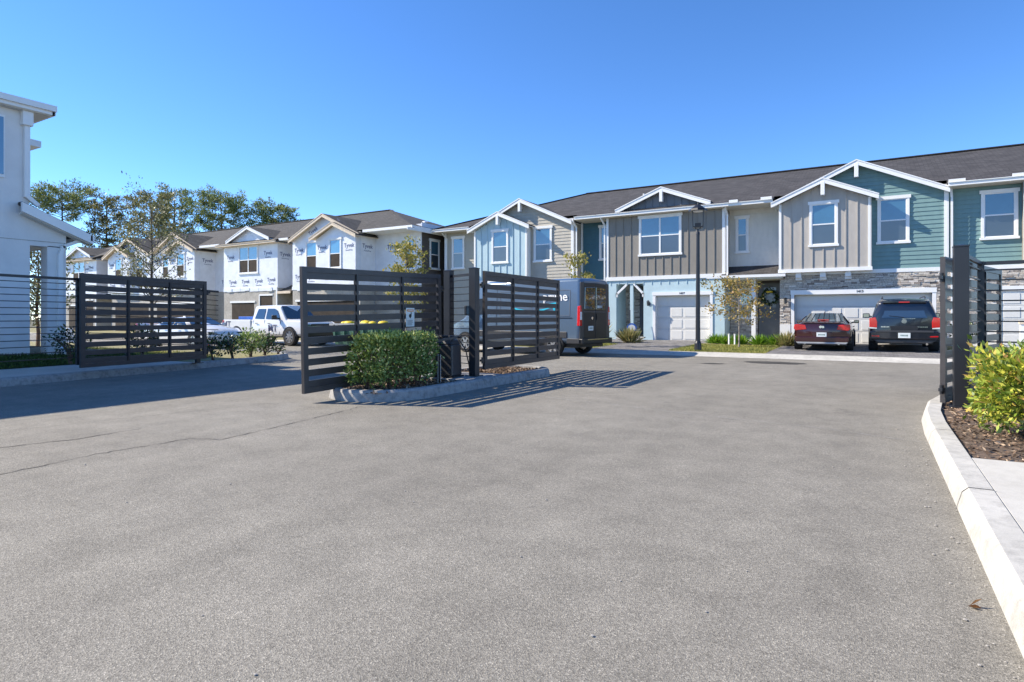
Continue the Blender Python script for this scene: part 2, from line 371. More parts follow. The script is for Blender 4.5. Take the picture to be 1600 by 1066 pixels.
# far side rollover kerb, lawns, drives
b = B(); ys = [(20.55, 0.0), (20.62, .012), (21.0, .05), (21.2, .10), (21.42, .105)]
for i in range(len(ys)-1):
    (y0, z0), (y1, z1) = ys[i], ys[i+1]
    b.poly([(-150, y0, z0+.004), (60, y0, z0+.004), (60, y1, z1+.004), (-150, y1, z1+.004)])
struct('rollover_curb', b, 'curb', smooth=50)
def zg(y): return .105+(y-21.42)*.0137
def ground_patch(name, x0, x1, mat, dz=0, y0=21.42, y1=30.5):
    b = B(); b.poly([(x0, y0, zg(y0)+dz), (x1, y0, zg(y0)+dz), (x1, y1, zg(y1)+dz), (x0, y1, zg(y1)+dz)]); return struct(name, b, mat)
ground_patch('lawn_far', -150, 60, 'dry_soil')
for nm, x0, x1 in (('driveway', -9.15, -6.3), ('driveway', -3.05, 2.15), ('driveway', 4.0, 9.4), ('driveway', -19.0, -13.9), ('entry_path', -11.2, -9.16)):
    ground_patch(nm, x0, x1, 'pavers', .008)
# asphalt wear: cracks, patches, pebbles
def wiggle(pts, w, name, mat='crack', z=.004):
    P = []
    for i in range(len(pts)-1):
        a = Vector(pts[i]); c = Vector(pts[i+1]); m = max(2, int((c-a).length/.08))
        for k in range(m): P.append(a.lerp(c, k/m)+Vector((random.gauss(0, .012), random.gauss(0, .012))))
    P.append(Vector(pts[-1])); b = B(); vs = []; 
    for i, p in enumerate(P):
        t = (P[min(i+1, len(P)-1)]-P[max(i-1, 0)]).normalized(); q = Vector((-t.y, t.x)); ww = w*random.uniform(.25, 1.15)
        vs += [(*(p+q*ww/2), z), (*(p-q*ww/2), z)]
    b.add(vs, [(2*i, 2*i+1, 2*i+3, 2*i+2) for i in range(len(P)-1)]); return struct(name, b, mat)
wiggle([(-6.2, .2), (-6.2, 2.16), (-6.34, 2.95), (-6.29, 3.86), (-5.95, 3.95), (-6.05, 4.6), (-6.18, 5.31), (-6.3, 6.0), (-6.4, 6.5)], .016, 'road_crack')
wiggle([(-8.7, 1.6), (-8.5, 3.0), (-8.3, 4.1), (-8.05, 5.1), (-7.8, 6.1)], .012, 'road_crack')
wiggle([(-7.6, 2.2), (-7.3, 3.2), (-7.35, 3.9)], .02, 'road_crack', 'patch')
wiggle([(.47, 7.6), (-.6, 8.0), (-2.2, 8.25), (-3.6, 8.6), (-5.6, 8.95)], .014, 'road_crack', 'curb_old')
wiggle([(-5.9, 12.9), (-4.2, 13.3), (-2.0, 13.1), (.4, 13.0)], .01, 'road_crack')
wiggle([(-1.5, 15.2), (.2, 16.0), (2.2, 16.1)], .02, 'road_crack')
def blob(cx, cy, rx, ry, name, mat, z=.004, n=26, jag=.18):
    b = B(); b.poly([(cx+rx*math.cos(2*math.pi*i/n)*(1+random.uniform(-jag, jag)), cy+ry*math.sin(2*math.pi*i/n)*(1+random.uniform(-jag, jag)), z) for i in range(n)]); return struct(name, b, mat)
blob(-2.45, 18.75, .85, .5, 'asphalt_patch', 'patch'); blob(-3.85, 17.55, .34, .2, 'asphalt_patch', 'patch')
b = B()
for i in range(130):
    x = random.uniform(-6, .4) if i > 70 else .47-abs(random.gauss(0, .12)); y = random.uniform(1.2, 9); r = random.uniform(.003, .010)
    b.ball((x, y, r*.5), r, 6, .5)
for i in range(110):
    x = .485-abs(random.gauss(0, .035)); y = random.uniform(1, 8); r = random.uniform(.002, .006); b.ball((x, y, r*.5), r, 5, .6)
ob('loose_pebbles', b, 'pebble', kind='stuff')
b = B()
for i in range(1700):   # mulch chips
    pass
def scatter_poly(poly, n):
    xs = [p[0] for p in poly]; ys = [p[1] for p in poly]; out = []
    while len(out) < n:
        x = random.uniform(min(xs), max(xs)); y = random.uniform(min(ys), max(ys)); c = False; j = len(poly)-1
        for i in range(len(poly)):
            if (poly[i][1] > y) != (poly[j][1] > y) and x < (poly[j][0]-poly[i][0])*(y-poly[i][1])/(poly[j][1]-poly[i][1])+poly[i][0]: c = not c
            j = i
        if c: out.append((x, y))
    return out
P = np.array([(x, y, .125) for x, y in scatter_poly([(.72, 6.3), (3.2, 6.3), (3.2, 11), (1.05, 11), (.8, 10), (.72, 8.2)], 5200)])
D0 = rng.normal(size=(len(P), 3)); D0[:, 2] = rng.uniform(-.1, .35, len(P))
leaves('mulch_chips', P, .055, 'chips', aspect=.3, D=D0*2, spread=.15, kind='stuff')
P = np.array([(x, y, .135) for x, y in scatter_poly([(-7.65, 6.9), (-6.4, 6.9), (-6.38, 8.98), (-7.7, 8.98)], 1500)]+[(x, y, .135) for x, y in scatter_poly([(-7.7, 10.4), (-6.36, 10.4), (-6.36, 12.2), (-7.6, 12.2)], 1500)])
D0 = rng.normal(size=(len(P), 3)); D0[:, 2] = rng.uniform(-.1, .5, len(P))
leaves('island_mulch_chips', P, .06, 'chips', aspect=.35, D=D0*2, spread=.15, kind='stuff')
def lawn(name, poly, n, zf, mat, h=.05):
    pts = scatter_poly(poly, n); P = np.array([(x, y, zf(x, y)) for x, y in pts])
    D0 = np.zeros((n, 3)); D0[:, 2] = 1
    return leaves(name, P, h, mat, aspect=.22, D=D0, spread=.45, kind='stuff')
lawn('lawn_grass', [(-17.4, 2), (-16.42, 2), (-16.45, 6), (-16.88, 9), (-17.5, 9)], 14000, lambda x, y: .15+.25*min(1, max(0, (-x-16.43-max(0, y-6)*.15)/1.0)), 'grass', .085)
lawn('lawn_grass', [(-6.28, 21.45), (-3.07, 21.45), (-3.07, 25.6), (-6.28, 25.6)], 14000, lambda x, y: zg(y), 'grass_dry', .07)
lawn('lawn_grass', [(-13.8, 21.45), (-9.3, 21.45), (-9.3, 24.5), (-13.8, 24.5)], 14000, lambda x, y: zg(y), 'grass_dry', .07)
lawn('lawn_grass', [(2.2, 21.45), (3.9, 21.45), (3.9, 26), (2.2, 26)], 6000, lambda x, y: zg(y), 'grass_dry', .07)
lawn('lawn_grass', [(-16.9, 9.3), (-15.6, 9.3), (-16.2, 10.8), (-19, 11.4), (-26, 11.5), (-26, 9.3)], 9000, lambda x, y: .15, 'grass_dry', .08)
for x, y, z in ((.37, 3.38, 0.01),):
    o = leaves('fallen_leaf', np.array([(x+random.uniform(-.02, .02), y+random.uniform(-.02, .02), z) for _ in range(5)]), .05, 'deadleaf', D=np.array([(3, .6, .2)]*5), spread=.5, aspect=.5)
    setp(o, 'curled brown dead leaf on the asphalt '+('close to the right kerb in the foreground' if y < 4 else 'further up beside the right kerb'), 'leaf')

# ---------------------------------------------------------------- houses
class Fr:
    """wall frame: a runs along the wall, d outwards, z up"""
    def __init__(s, x, y, u, n): s.o = Vector((x, y)); s.u = Vector(u); s.n = Vector(n)
    def p(s, a, d, z): q = s.o+s.u*a+s.n*d; return (q.x, q.y, z)
    def box(s, b, a0, a1, d0, d1, z0, z1):
        b.prism([s.p(a0, d0, z0), s.p(a1, d0, z0), s.p(a1, d1, z0), s.p(a0, d1, z0)], [s.p(a0, d0, z1), s.p(a1, d0, z1), s.p(a1, d1, z1), s.p(a0, d1, z1)]); return b
    def tri(s, b, pts, d0, d1): b.prism([s.p(a, d0, z) for a, z in pts], [s.p(a, d1, z) for a, z in pts]); return b
def wob(name, b, mat, root, **k):
    o = ob(name, b, mat, root, **k)
    if root is not None and root.type == 'EMPTY': o.matrix_parent_inverse = Matrix.Translation(root.location).inverted()
    return o
def wlink(name, me, root, mw):
    o = link(name, me, root)
    o.matrix_local = (Matrix.Translation(root.location).inverted() @ mw) if root.type == 'EMPTY' else mw
    return o
def laps(b, F, a0, a1, z0, z1, d=0, pitch=.17, lim=None):
    z = z0
    while z < z1-.01:
        zt = min(z+pitch, z1); A0, A1 = a0, a1
        B0, B1 = a0, a1
        if lim: A0, A1 = lim(z); B0, B1 = lim(zt)
        if A1-A0 < .05: break
        if B1 < B0: B0 = B1 = (B0+B1)/2
        b.add([F.p(A0, d, z), F.p(A1, d, z), F.p(B1, d-.02, zt), F.p(B0, d-.02, zt), F.p(A0, d-.035, z), F.p(A1, d-.035, z)], [(0, 1, 2, 3), (0, 4, 5, 1)])
        z = zt
    return b
def window(root, F, a0, a1, z0, z1, d=0, cols=1, mats=('white', 'glass', 'glass_low'), w=.10, raw=False):
    b = B(); F.box(b, a0+.03, a0+w+.02, d-.02, d+.045, z0+.06, z1-.10); F.box(b, a1-w-.02, a1-.03, d-.02, d+.045, z0+.06, z1-.10)
    F.box(b, a0-.02, a1+.02, d-.02, d+.06, z1-.13, z1); F.box(b, a0-.01, a1+.01, d-.02, d+.075, z0, z0+.09)
    o = wob('window', b, mats[0], root)
    A0, A1, Z0, Z1 = a0+w+.02, a1-w-.02, z0+.09, z1-.13; zm = (Z0+Z1)/2
    s = B(); F.box(s, A0, A1, d-.015, d+.030, zm-.025, zm+.025); F.box(s, A0, A0+.035, d-.015, d+.028, Z0, Z1); F.box(s, A1-.035, A1, d-.015, d+.028, Z0, Z1)
    F.box(s, A0+.03, A1-.03, d-.015, d+.026, Z1-.035, Z1); F.box(s, A0+.03, A1-.03, d-.015, d+.026, Z0, Z0+.04)
    for i in range(1, cols): x = A0+(A1-A0)*i/cols; F.box(s, x-.04, x+.04, d-.015, d+.033, Z0+.01, Z1-.01)
    ob('sash', s, 'white', o)
    for i in range(cols):
        x0 = A0+(A1-A0)*i/cols; x1 = A0+(A1-A0)*(i+1)/cols
        for lo, (za, zb) in enumerate(((zm, Z1), (Z0, zm))):
            g = B(); g.poly([F.p(x0, d+.012, za), F.p(x1, d+.012, za), F.p(x1, d+.012, zb), F.p(x0, d+.012, zb)]); ob('pane', g, mats[1+lo], o)
    return o
def battens(root, F, a0, a1, z0, top, d, mat, holes=(), pitch=.41):
    n = int((a1-a0)/pitch+.5)
    for i in range(1, n):
        a = a0+(a1-a0)*i/n; segs = [(z0, top(a))]
        for h0, h1, hz0, hz1 in holes:
            if h0-.03 < a < h1+.03: segs = [(z0, hz0), (hz1, top(a))]
        for za, zb in segs:
            if zb-za < .12: continue
            b = B(); F.box(b, a-.022, a+.022, d, d+.03, za, zb); wob('batten', b, mat, root)
def gable_roof(root, F, ac, zc, hw, ze, df, db, rake='white', shin='shingle', post=True, t=.17):
    b = B(); w = B(); s = B()
    for sg in (-1, 1):
        ae = ac+sg*hw
        for bb, (t0, t1, d0, d1) in ((b, (.06, 0, db, df)), (s, (.10, .062, db, df-.06))):
            F.tri(bb, [(ac, zc-t0), (ac, zc-t1), (ae, ze-t1), (ae, ze-t0)], d0, d1)
        F.tri(w, [(ac, zc-t-.045), (ac, zc-.045), (ae, ze-.045), (ae, ze-t-.045)], df-.01, df+.03)
        F.tri(w, [(ac, zc-.045), (ac, zc-.0), (ae+sg*.01, ze), (ae+sg*.01, ze-.045)], df+.028, df+.05)
    r = wob('roof', b, shin, root); ob('rake_board', w, rake, r); ob('soffit', s, 'gutter' if rake == 'white' else 'lumber', r)
    if post:
        q = B(); F.box(q, ac-.075, ac+.075, df-.16, df+.035, zc-.72, zc-.16); F.box(q, ac-.05, ac+.05, df-.30, df-.16, zc-.55, zc-.2)
        wob('gable_bracket', q, 'white', root, bevel=.01)
def stones(root, F, rects, d=.03):
    b = B(); bk = B()
    for a0, a1, z0, z1 in rects:
        F.box(bk, a0, a1, -.03, .005, z0, z1); z = z0
        while z < z1-.02:
            h = min(random.uniform(.04, .085), z1-z); a = a0-random.uniform(0, .2)
            while a < a1-.01:
                w = random.uniform(.10, .36); x0 = max(a, a0); x1 = min(a+w, a1)
                if x1-x0 > .03: F.box(b, x0, x1-.008, 0, d+random.uniform(-.018, .03), z, z+h-.009)
                a += w
            z += h
    o = wob('stone_veneer', bk, 'mortar', root); ob('stone', b, 'stone', o, kind='stuff')
def garage(root, F, a0, a1, z0, z1, cols, num=None, mat='door_white', trim='white', d=-.22, head=.19):
    b = B(); F.box(b, a0-.13, a0, d, .035, z0, z1); F.box(b, a1, a1+.13, d, .035, z0, z1); F.box(b, a0-.15, a1+.15, -.02, .05, z1, z1+head); F.box(b, a0, a1, d, .02, z1-.012, z1)
    t = wob('garage_door', b, trim, root); n = 4; h = (z1-.012-z0)/n
    for i in range(n):
        s = B(); zb = z0+i*h; F.box(s, a0+.002, a1-.002, d-.04, d, zb+.006, zb+h-.006)
        for c in range(cols):
            w = (a1-a0)/cols; F.box(s, a0+c*w+.07, a0+(c+1)*w-.07, d, d+.014, zb+.07, zb+h-.07)
        ob('door_section', s, mat, t)
    if num:
        me = text_mesh(num, .13, 'black', .004); mw = Matrix.Translation(F.p((a0+a1)/2, .056, z1+head/2)) @ Matrix.Rotation(R(90), 4, 'X')
        wlink('house_number', me, root, mw)
def wall_lamp(F, a, z, label):
    o = empty('wall_lantern', F.p(a, 0, z), 0, label, 'lamp', 'black wall lanterns on the house fronts')
    s = -1 if F.n.y < 0 else 1
    b = B().box(-.05, .05, s*.0, s*.03, -.08, .08); b.beam((0, s*.03, .05), (0, s*.15, .12), .02, .02); ob('bracket', b, 'black', o)
    b = B().cyl((0, s*.15, .12), (0, s*.15, .17), .09, .02, 6); b.cyl((0, s*.15, -.10), (0, s*.15, -.08), .05, .05, 6)
    for k in range(6):
        an = k*math.pi/3; b.beam((.045*math.cos(an), s*.15+.045*math.sin(an), -.09), (.075*math.cos(an), s*.15+.075*math.sin(an), .13), .008, .008)
    ob('cage', b, 'black', o); b = B().cyl((0, s*.15, -.08), (0, s*.15, .11), .038, .062, 6); ob('glass_shade', b, 'glass_low', o)
def main_roof(root, F, segs, a1, hipL=None, shin='shingle', hipR=None, dz=0, gut='gutter'):
    """segs: (a0, a1, front d).  ridge at d=-6, eave line at d=.4"""
    E = 6.42+dz; Rz = 8.93+dz; zf = lambda d: E+(.4-d)*(Rz-E)/6.4
    a0 = segs[0][0]; F_ = []
    for s0, s1, d in segs: F_ += [F.p(s0, d, zf(d)), F.p(s1, d, zf(d))]
    rl = a0 if hipL is None else hipL; rr = a1 if hipR is None else hipR
    b = B(); b.poly(F_+[F.p(rr, -6, Rz), F.p(rl, -6, Rz)])
    b.poly([F.p(rl, -6, Rz), F.p(rr, -6, Rz), F.p(a1, -12.4, E), F.p(a0, -12.4, E)])
    dl = segs[0][2]; dr = segs[-1][2]
    b.poly([F.p(a0, dl, zf(dl)), F.p(rl, -6, Rz), F.p(a0, -12.4, E)]); b.poly([F.p(a1, dr, zf(dr)), F.p(rr, -6, Rz), F.p(a1, -12.4, E)])
    r = wob('roof', b, shin, root)
    c = B(); c.beam(F.p(rl, -6, Rz+.02), F.p(rr, -6, Rz+.02), .28, .05)
    if hipL is not None: c.beam(F.p(rl, -6, Rz+.02), F.p(a0, dl, E+.02), .25, .04)
    if hipR is not None: c.beam(F.p(rr, -6, Rz+.02), F.p(a1, dr, E+.02), .25, .04)
    ob('ridge_cap', c, shin, r)
    for s0, s1, d in segs:
        if d < .2: continue
        s = B(); F.box(s, s0, s1, d-1.75, d-.02, E-.16, E-.135); ob('soffit', s, 'soffit' if gut == 'gutter' else 'lumber', r)
        g = B(); F.tri(g, [(s0, E-.15), (s1, E-.15), (s1, E-.02), (s0, E-.02)], d-.02, d+.05)
        F.box(g, s0-.01, s1+.01, d+.05, d+.085, E-.03, E-.005); ob('gutter', g, gut, r)
    if hipL is not None or hipR is not None:
        g = B()
        if hipL is not None: F.box(g, a0-.06, a0+.0, -12.4, .45, E-.15, E-.01)
        if hipR is not None: F.box(g, a1, a1+.06, -12.4, .45, E-.15, E-.01)
        ob('gutter', g, gut, r)
    return r
def downspout(root, F, a, d, z0, z1, kick=.3):
    b = B(); b.beam(F.p(a, d+.04, z0), F.p(a, d+.04, z1-.35), .07, .055, up=(0, 1, 0)); b.beam(F.p(a, d+.04, z1-.37), F.p(a-kick*.3, d+kick, z1-.08), .07, .055); b.beam(F.p(a-kick*.3, d+kick, z1-.10), F.p(a-kick*.3, d+kick, z1+.02), .07, .055, up=(0, 1, 0))
    b.beam(F.p(a, d+.04, z0+.02), F.p(a+.02, d+.2, z0-.1), .07, .055)
    wob('downspout', b, 'gutter', root)
G0 = .19     # ground height at the house fronts
def g_unit(F, root, c, num=None, raw=False, recess=None, rec_w=1.85, stone=True):
    """gabled unit; a=0 at the left edge of the bay"""
    wrap = 'housewrap'; trim = 'white' if not raw else 'white'
    lapmat, baymat, low = c
    top = lambda a: 6.35
    core = B(); F.box(core, 0, 5.95, -12, -.035, 2.28, 6.45); F.box(core, 0, .44, -12, -.035, 0, 2.28); F.box(core, 5.58, 5.95, -12, -.035, 0, 2.28); F.box(core, .44, 5.58, -12, -.9, 0, 2.28); wob('wall', core, 'block' if raw else 'white_stucco', root)
    zc, hw, ac = 7.72, 3.1, 2.9; k = (zc-6.28)/hw
    lim = lambda z: (0, 5.95) if z < 6.25 else (ac-(zc-.12-z)/k, ac+(zc-.12-z)/k)
    pts = [(0, 3.25), (5.95, 3.25), (5.95, 6.2), (ac, zc-.1), (0, 6.2)]
    b = B(); F.tri(b, pts, -.3, -.037); bw = wob('gable_wall', b, lapmat, root)
    if not raw:
        b = B(); laps(b, F, 0, 5.95, 3.25, 7.6, 0, .17, lim); ob('lap_siding', b, lapmat, bw, kind='stuff')
        b = B(); F.box(b, 5.84, 5.96, -.04, .03, 3.2, 6.22); F.box(b, 5.955, 5.985, -.12, .03, 3.2, 6.22); wob('corner_board', b, trim, root)
        b = B(); F.box(b, -.02, 5.98, -.03, .04, 3.1, 3.25); wob('band_board', b, trim, root)
    else:
        b = B(); F.tri(b, pts, -.036, -.002); wob('wrap_sheet', b, wrap, root)
        b = B(); F.box(b, 5.952, 5.97, -1.35, -.002, 3.2, 6.3); wob('wrap_sheet', b, wrap, root)
        b = B(); 
        for i in range(12): F.box(b, i*.5, i*.5+.5, -.03, .02+random.uniform(0, .06), 3.1+random.uniform(-.1, .0), 3.27)
        wob('wrap_edge', b, wrap, root)
    gable_roof(root, F, ac, zc, hw, 6.28, .32, -3.4, 'white' if not raw else 'lumber', post=not raw, shin='shingle2' if raw else 'shingle')
    # bay
    bd = .35; b = B(); bp = [(0.02, 3.27), (3.4, 3.27), (3.4, 6.12), (1.7, 6.92), (.02, 6.12)]
    F.tri(b, bp, -.02, bd); bay = wob('bay_wall', b, baymat, root)
    gable_roof(root, F, 1.7, 7.06, 1.98, 6.2, bd+.3, -2.6, 'white' if not raw else 'lumber', post=not raw, shin='shingle2' if raw else 'shingle')
    if not raw:
        bt = lambda a: 6.12+(1.7-abs(a-1.7))*.47-.02
        battens(root, F, .06, 3.34, 3.34, bt, bd, baymat, [(1.13, 2.29, 4.22, 6.16)])
        b = B(); F.box(b, 0, .1, bd, bd+.035, 3.25, 6.15); F.box(b, 3.31, 3.42, bd, bd+.035, 3.25, 6.15); F.box(b, 3.405, 3.43, 0, bd+.035, 3.25, 6.12); wob('corner_board', b, trim, root)
        b = B(); F.box(b, -.03, 3.46, .0, bd+.05, 3.2, 3.345); wob('band_board', b, trim, root)
        for a in (.75, 1.68, 2.6):
            b = B(); F.tri(b, [(a-.11, 2.98), (a+.11, 2.98), (a+.11, 3.2), (a-.11, 3.2)], .03, .26); F.tri(b, [(a-.125, 2.88), (a+.125, 2.88), (a+.125, 2.98), (a-.125, 2.98)], .03, .12); wob('bay_bracket', b, trim, root, bevel=.008)
    mats = ('white', 'glass', 'glass_low') if not raw else ('white', 'glass_film', 'interior')
    window(root, F, 1.15, 2.27, 4.24, 6.14, bd, mats=mats); window(root, F, 3.6, 4.75, 4.24, 6.16, 0, mats=mats)
    # ground floor
    if raw:
        b = B(); F.box(b, 0, 5.95, -.035, 0, 0, 3.1); wob('block_wall', b, 'block', root)
        b = B(); F.box(b, .5, 5.5, -.8, .004, 0.1, 2.3); wob('garage_opening', b, 'interior', root)
        b = B(); F.box(b, .35, 5.65, -.03, .06, 2.3, 2.42); wob('lintel_board', b, 'white', root)
    else:
        if stone: stones(root, F, [(0, 5.95, 2.46, 3.1), (0, .42, 1.0, 2.46), (5.6, 5.95, 1.0, 2.46)])
        b = B(); F.box(b, 0, .42, -.03, .05, 0, 1.0); F.box(b, 5.6, 5.95, -.03, .05, 0, 1.0); wob('plinth', b, 'white_stucco', root)
        garage(root, F, .57, 5.46, G0+.01, 2.27, 8, num)
        b = B(); F.box(b, .42, .57, -.2, -.02, 0, 2.5); F.box(b, 5.46, 5.6, -.2, -.02, 0, 2.5); wob('jamb', b, 'white_stucco', root)
    if recess:
        b = B(); F.box(b, 5.9, 5.95+rec_w, -12, -1.0, 0, 6.4); o = wob('recess_wall', b, 'white_stucco' if not raw else 'block', root)
        if raw:
            b = B(); F.box(b, 5.9, 5.95+rec_w, -1.02, -.93, 3.2, 6.4); wob('wrap_sheet', b, wrap, root)
        else:
            b = B(); laps(b, F, 5.95, 5.95+rec_w, 3.25, 6.4, -.9); ob('lap_siding', b, recess, o, kind='stuff')
            b = B(); laps(b, Fr(*[F.p(5.955, 0, 0)[0], F.p(5.955, 0, 0)[1]], -F.n, F.u), 0.02, .9, 3.25, 6.3, .02); wob('side_lap_siding', b, lapmat, root, kind='stuff')
            b = B(); F.box(b, 6.0, 6.1, -.9, -.85, 3.25, 6.3); F.box(b, 5.95, 5.95+rec_w, -.9, -.84, 3.1, 3.25); wob('corner_board', b, trim, root)
            b = B(); F.box(b, 5.95, 5.95+rec_w, -.99, -.95, 0, 3.1); wob('lower_wall', b, 'beige', root)
def f_unit(F, root, c, num=None, raw=False, right_recess=2.3):
    up, low, rec = c
    core = B(); F.box(core, 0, 5.7, -12, -.035, 2.95, 6.42); F.box(core, 1.9, 2.49, -12, -.035, 0, 2.95); F.box(core, 5.06, 5.7, -12, -.035, 0, 2.95); F.box(core, 2.49, 5.06, -12, -.9, 0, 2.36); F.box(core, 2.49, 5.06, -12, -.035, 2.36, 2.95); F.box(core, 0, .5, -12, -.035, 0, 2.95); F.box(core, .5, 1.9, -12, -1.4, 0, 2.95)
    wob('wall', core, 'block' if raw else low, root)
    b = B(); F.box(b, 0, 5.7, -.035, 0, 3.25, 6.4); o = wob('upper_wall', b, 'housewrap' if raw else up, root)
    for s0, s1 in ((5.702, 5.72), (-.02, -.002)):
        b = B(); F.box(b, s0, s1, -1.2, 0, 3.25, 6.35); wob('side_wall', b, 'housewrap' if raw else up, root)
    mats = ('white', 'glass', 'glass_low') if not raw else ('white', 'glass_film', 'interior')
    window(root, F, 1.65, 3.78, 4.26, 6.24, 0, cols=2, mats=mats)
    if not raw:
        battens(root, F, .06, 5.64, 3.3, lambda a: 6.28, 0, up, [(1.63, 3.80, 4.26, 6.26)])
        b = B(); F.box(b, -.02, .1, -.02, .035, 3.25, 6.28); F.box(b, 5.6, 5.73, -.02, .035, 3.25, 6.28); F.box(b, 5.72, 5.745, -.2, .035, 3.25, 6.28); wob('corner_board', b, 'white', root)
        b = B(); F.box(b, -.04, 5.74, -.02, .06, 3.12, 3.3); wob('band_board', b, 'white', root)
        b = B(); F.box(b, 0, .5, -.035, .0, 0, 3.12); F.box(b, .5, 1.9, -.035, .0, 2.95, 3.12); F.box(b, 1.9, 2.5, -.035, .0, 0, 3.12); F.box(b, 5.05, 5.7, -.035, 0, 0, 3.12); F.box(b, 2.5, 5.05, -.035, 0, 2.35, 3.12); wob('stucco_front', b, low, root)
        for i in range(13):   # short batten ends hanging below the band
            b = B(); F.box(b, .2+i*.42, .225+i*.42, 0, .02, 2.88, 3.12); wob('batten', b, low, root)
        garage(root, F, 2.5, 5.05, G0+.01, 2.35, 4, num, head=.16)
        # arched porch opening with braces and centre post
        b = B(); F.box(b, 1.2, 1.36, -.16, -.04, .3, 2.95); wob('porch_post', b, low, root)
        for s, a, e in ((1, .52, 1.08), (-1, 1.88, 1.40)):
            b = B(); b.beam(F.p(a, -.05, 2.45), F.p(e, -.05, 2.95), .1, .1, up=(0, 1, 0)); b.beam(F.p(a, -.05, 2.3), F.p(a, -.05, 2.5), .1, .1, up=(0, 1, 0)); wob('porch_brace', b, 'white', root)
        b = B(); F.box(b, .5, 1.9, -1.4, -.0, 0, .34); wob('porch_step', b, 'walk', root)
        stones(root, Fr(*F.p(0, -1.4, 0)[:2], F.u, F.n), [(.5, 1.25, .34, 2.95)])
        b = B(); F.box(b, 1.25, 2.1, -1.4, -1.35, .34, 2.9); o2 = wob('front_door', b, 'door_dark', root)
        b = B(); F.box(b, 1.45, 1.85, -1.35, -1.34, 1.7, 2.5); ob('pane', b, 'glass_low', o2)
        # porch roof and entry to the right
        a1 = 5.7+right_recess
        b = B(); F.tri(b, [(5.62, 3.12), (a1+.35, 3.12), (a1+.35, 3.16), (5.62, 3.16)], .35, -.9)
        b = B(); b.prism([F.p(5.6, .4, 3.12), F.p(a1+.3, .4, 3.12), F.p(a1+.3, -.9, 3.66), F.p(5.6, -.9, 3.66)], [F.p(5.6, .4, 3.06), F.p(a1+.3, .4, 3.06), F.p(a1+.3, -.9, 3.06), F.p(5.6, -.9, 3.06)]); pr = wob('porch_roof', b, 'shingle', root)
        b = B(); F.box(b, 5.0, a1+.32, .4, .48, 3.05, 3.17); ob('gutter', b, 'gutter', pr)
        b = B(); F.box(b, 5.74, a1+.2, -1.2, .38, 2.98, 3.055); ob('beam', b, 'soffit', pr)
        b = B(); F.box(b, 6.85, 7.02, -.15, .02, .3, 2.98); wob('porch_post', b, 'white', root)
        b = B(); F.box(b, 5.7, a1+.05, -3, -1.24, 0, 3.1); wob('entry_wall', b, 'mortar', root)
        FF = Fr(*F.p(0, -1.2, 0)[:2], F.u, F.n); stones(root, FF, [(5.72, 6.95, .3, 3.0)])
        window(root, FF, 6.05, 6.85, 1.2, 2.65, .05)
        b = B(); FF.box(b, 6.98, 7.92, -.02, .05, .32, 2.86); dr = wob('front_door', b, 'door_dark', root)
        b = B(); FF.box(b, 7.2, 7.72, .05, .058, 1.75, 2.66); ob('pane', b, 'glass_low', dr)
        for zz in (.5, 1.1):
            b = B(); FF.box(b, 7.16, 7.42, .05, .06, zz, zz+.5); FF.box(b, 7.5, 7.76, .05, .06, zz, zz+.5); ob('door_panel', b, 'door_dark', dr)
        b = B(); b.ball(FF.p(7.05, .09, 1.3), .04, 8); ob('handle', b, 'rim', dr)
        b = B(); F.box(b, 5.72, a1+.1, -1.2, -.0, 0, .3); wob('entry_step', b, 'walk', root)
        b = B(); F.box(b, 5.7, a1, -3, -.935, 3.1, 6.4); rw = wob('recess_wall', b, rec, root)
        b = B(); laps(b, F, 5.7, a1, 3.6, 6.3, -.9); ob('lap_siding', b, rec, rw, kind='stuff')
        window(root, F, 5.98, 6.62, 4.25, 6.0, -.9)
        b = B(); F.box(b, 5.74, a1, -.9, -.86, 6.05, 6.27); wob('frieze_board', b, rec, root)
        downspout(root, F, 5.83, 0, 3.3, 6.3, .2); downspout(root, F, -.1, .0, 0.3, 6.3, .3)
    else:
        b = B(); F.box(b, 0, 5.7, -.034, .0, 0, 3.25); wob('block_wall', b, 'block', root)
        b = B(); F.box(b, .9, 3.3, -.9, .006, 0, 2.3); F.box(b, 3.95, 5.2, -.9, .006, .0, 2.75); wob('opening', b, 'interior', root)
        b = B(); F.box(b, .75, 3.45, -.03, .05, 2.3, 2.42); F.box(b, 3.9, 5.25, -.03, .04, 2.75, 2.85); F.box(b, 3.87, 3.95, -.03, .05, 0, 2.8); F.box(b, 5.62, 5.72, -.03, .05, 0, 3.2); wob('lintel_board', b, 'white', root)
        b = B()
        for i in range(12): F.box(b, i*.475, i*.475+.475, -.03, .02+random.uniform(0, .05), 3.14+random.uniform(-.09, .0)-.004*(i-6)**2/6, 3.3)
        wob('wrap_edge', b, 'housewrap', root)
        a1 = 5.7+right_recess
        b = B(); F.box(b, 5.7, a1, -3, -1.24, 0, 6.4); wob('recess_wall', b, 'block', root)
        b = B(); F.box(b, 5.7, a1, -1.24, -1.2, 3.3, 6.4); wob('wrap_sheet', b, 'housewrap', root)
        b = B(); b.prism([F.p(5.73, .0, 3.0), F.p(a1, .0, 3.0), F.p(a1, -1.2, 3.5), F.p(5.73, -1.2, 3.5)], [F.p(5.73, .0, 2.9), F.p(a1, .0, 2.9), F.p(a1, -1.2, 2.9), F.p(5.73, -1.2, 2.9)]); pr = wob('porch_roof', b, 'shingle2', root)
        b = B(); F.box(b, 5.73, a1, 0, .06, 2.86, 3.02); ob('fascia', b, 'lumber', pr)
        b = B(); F.box(b, 6.3, 7.2, -1.22, -1.18, .1, 2.3); wob('front_door', b, 'blue_door', root)
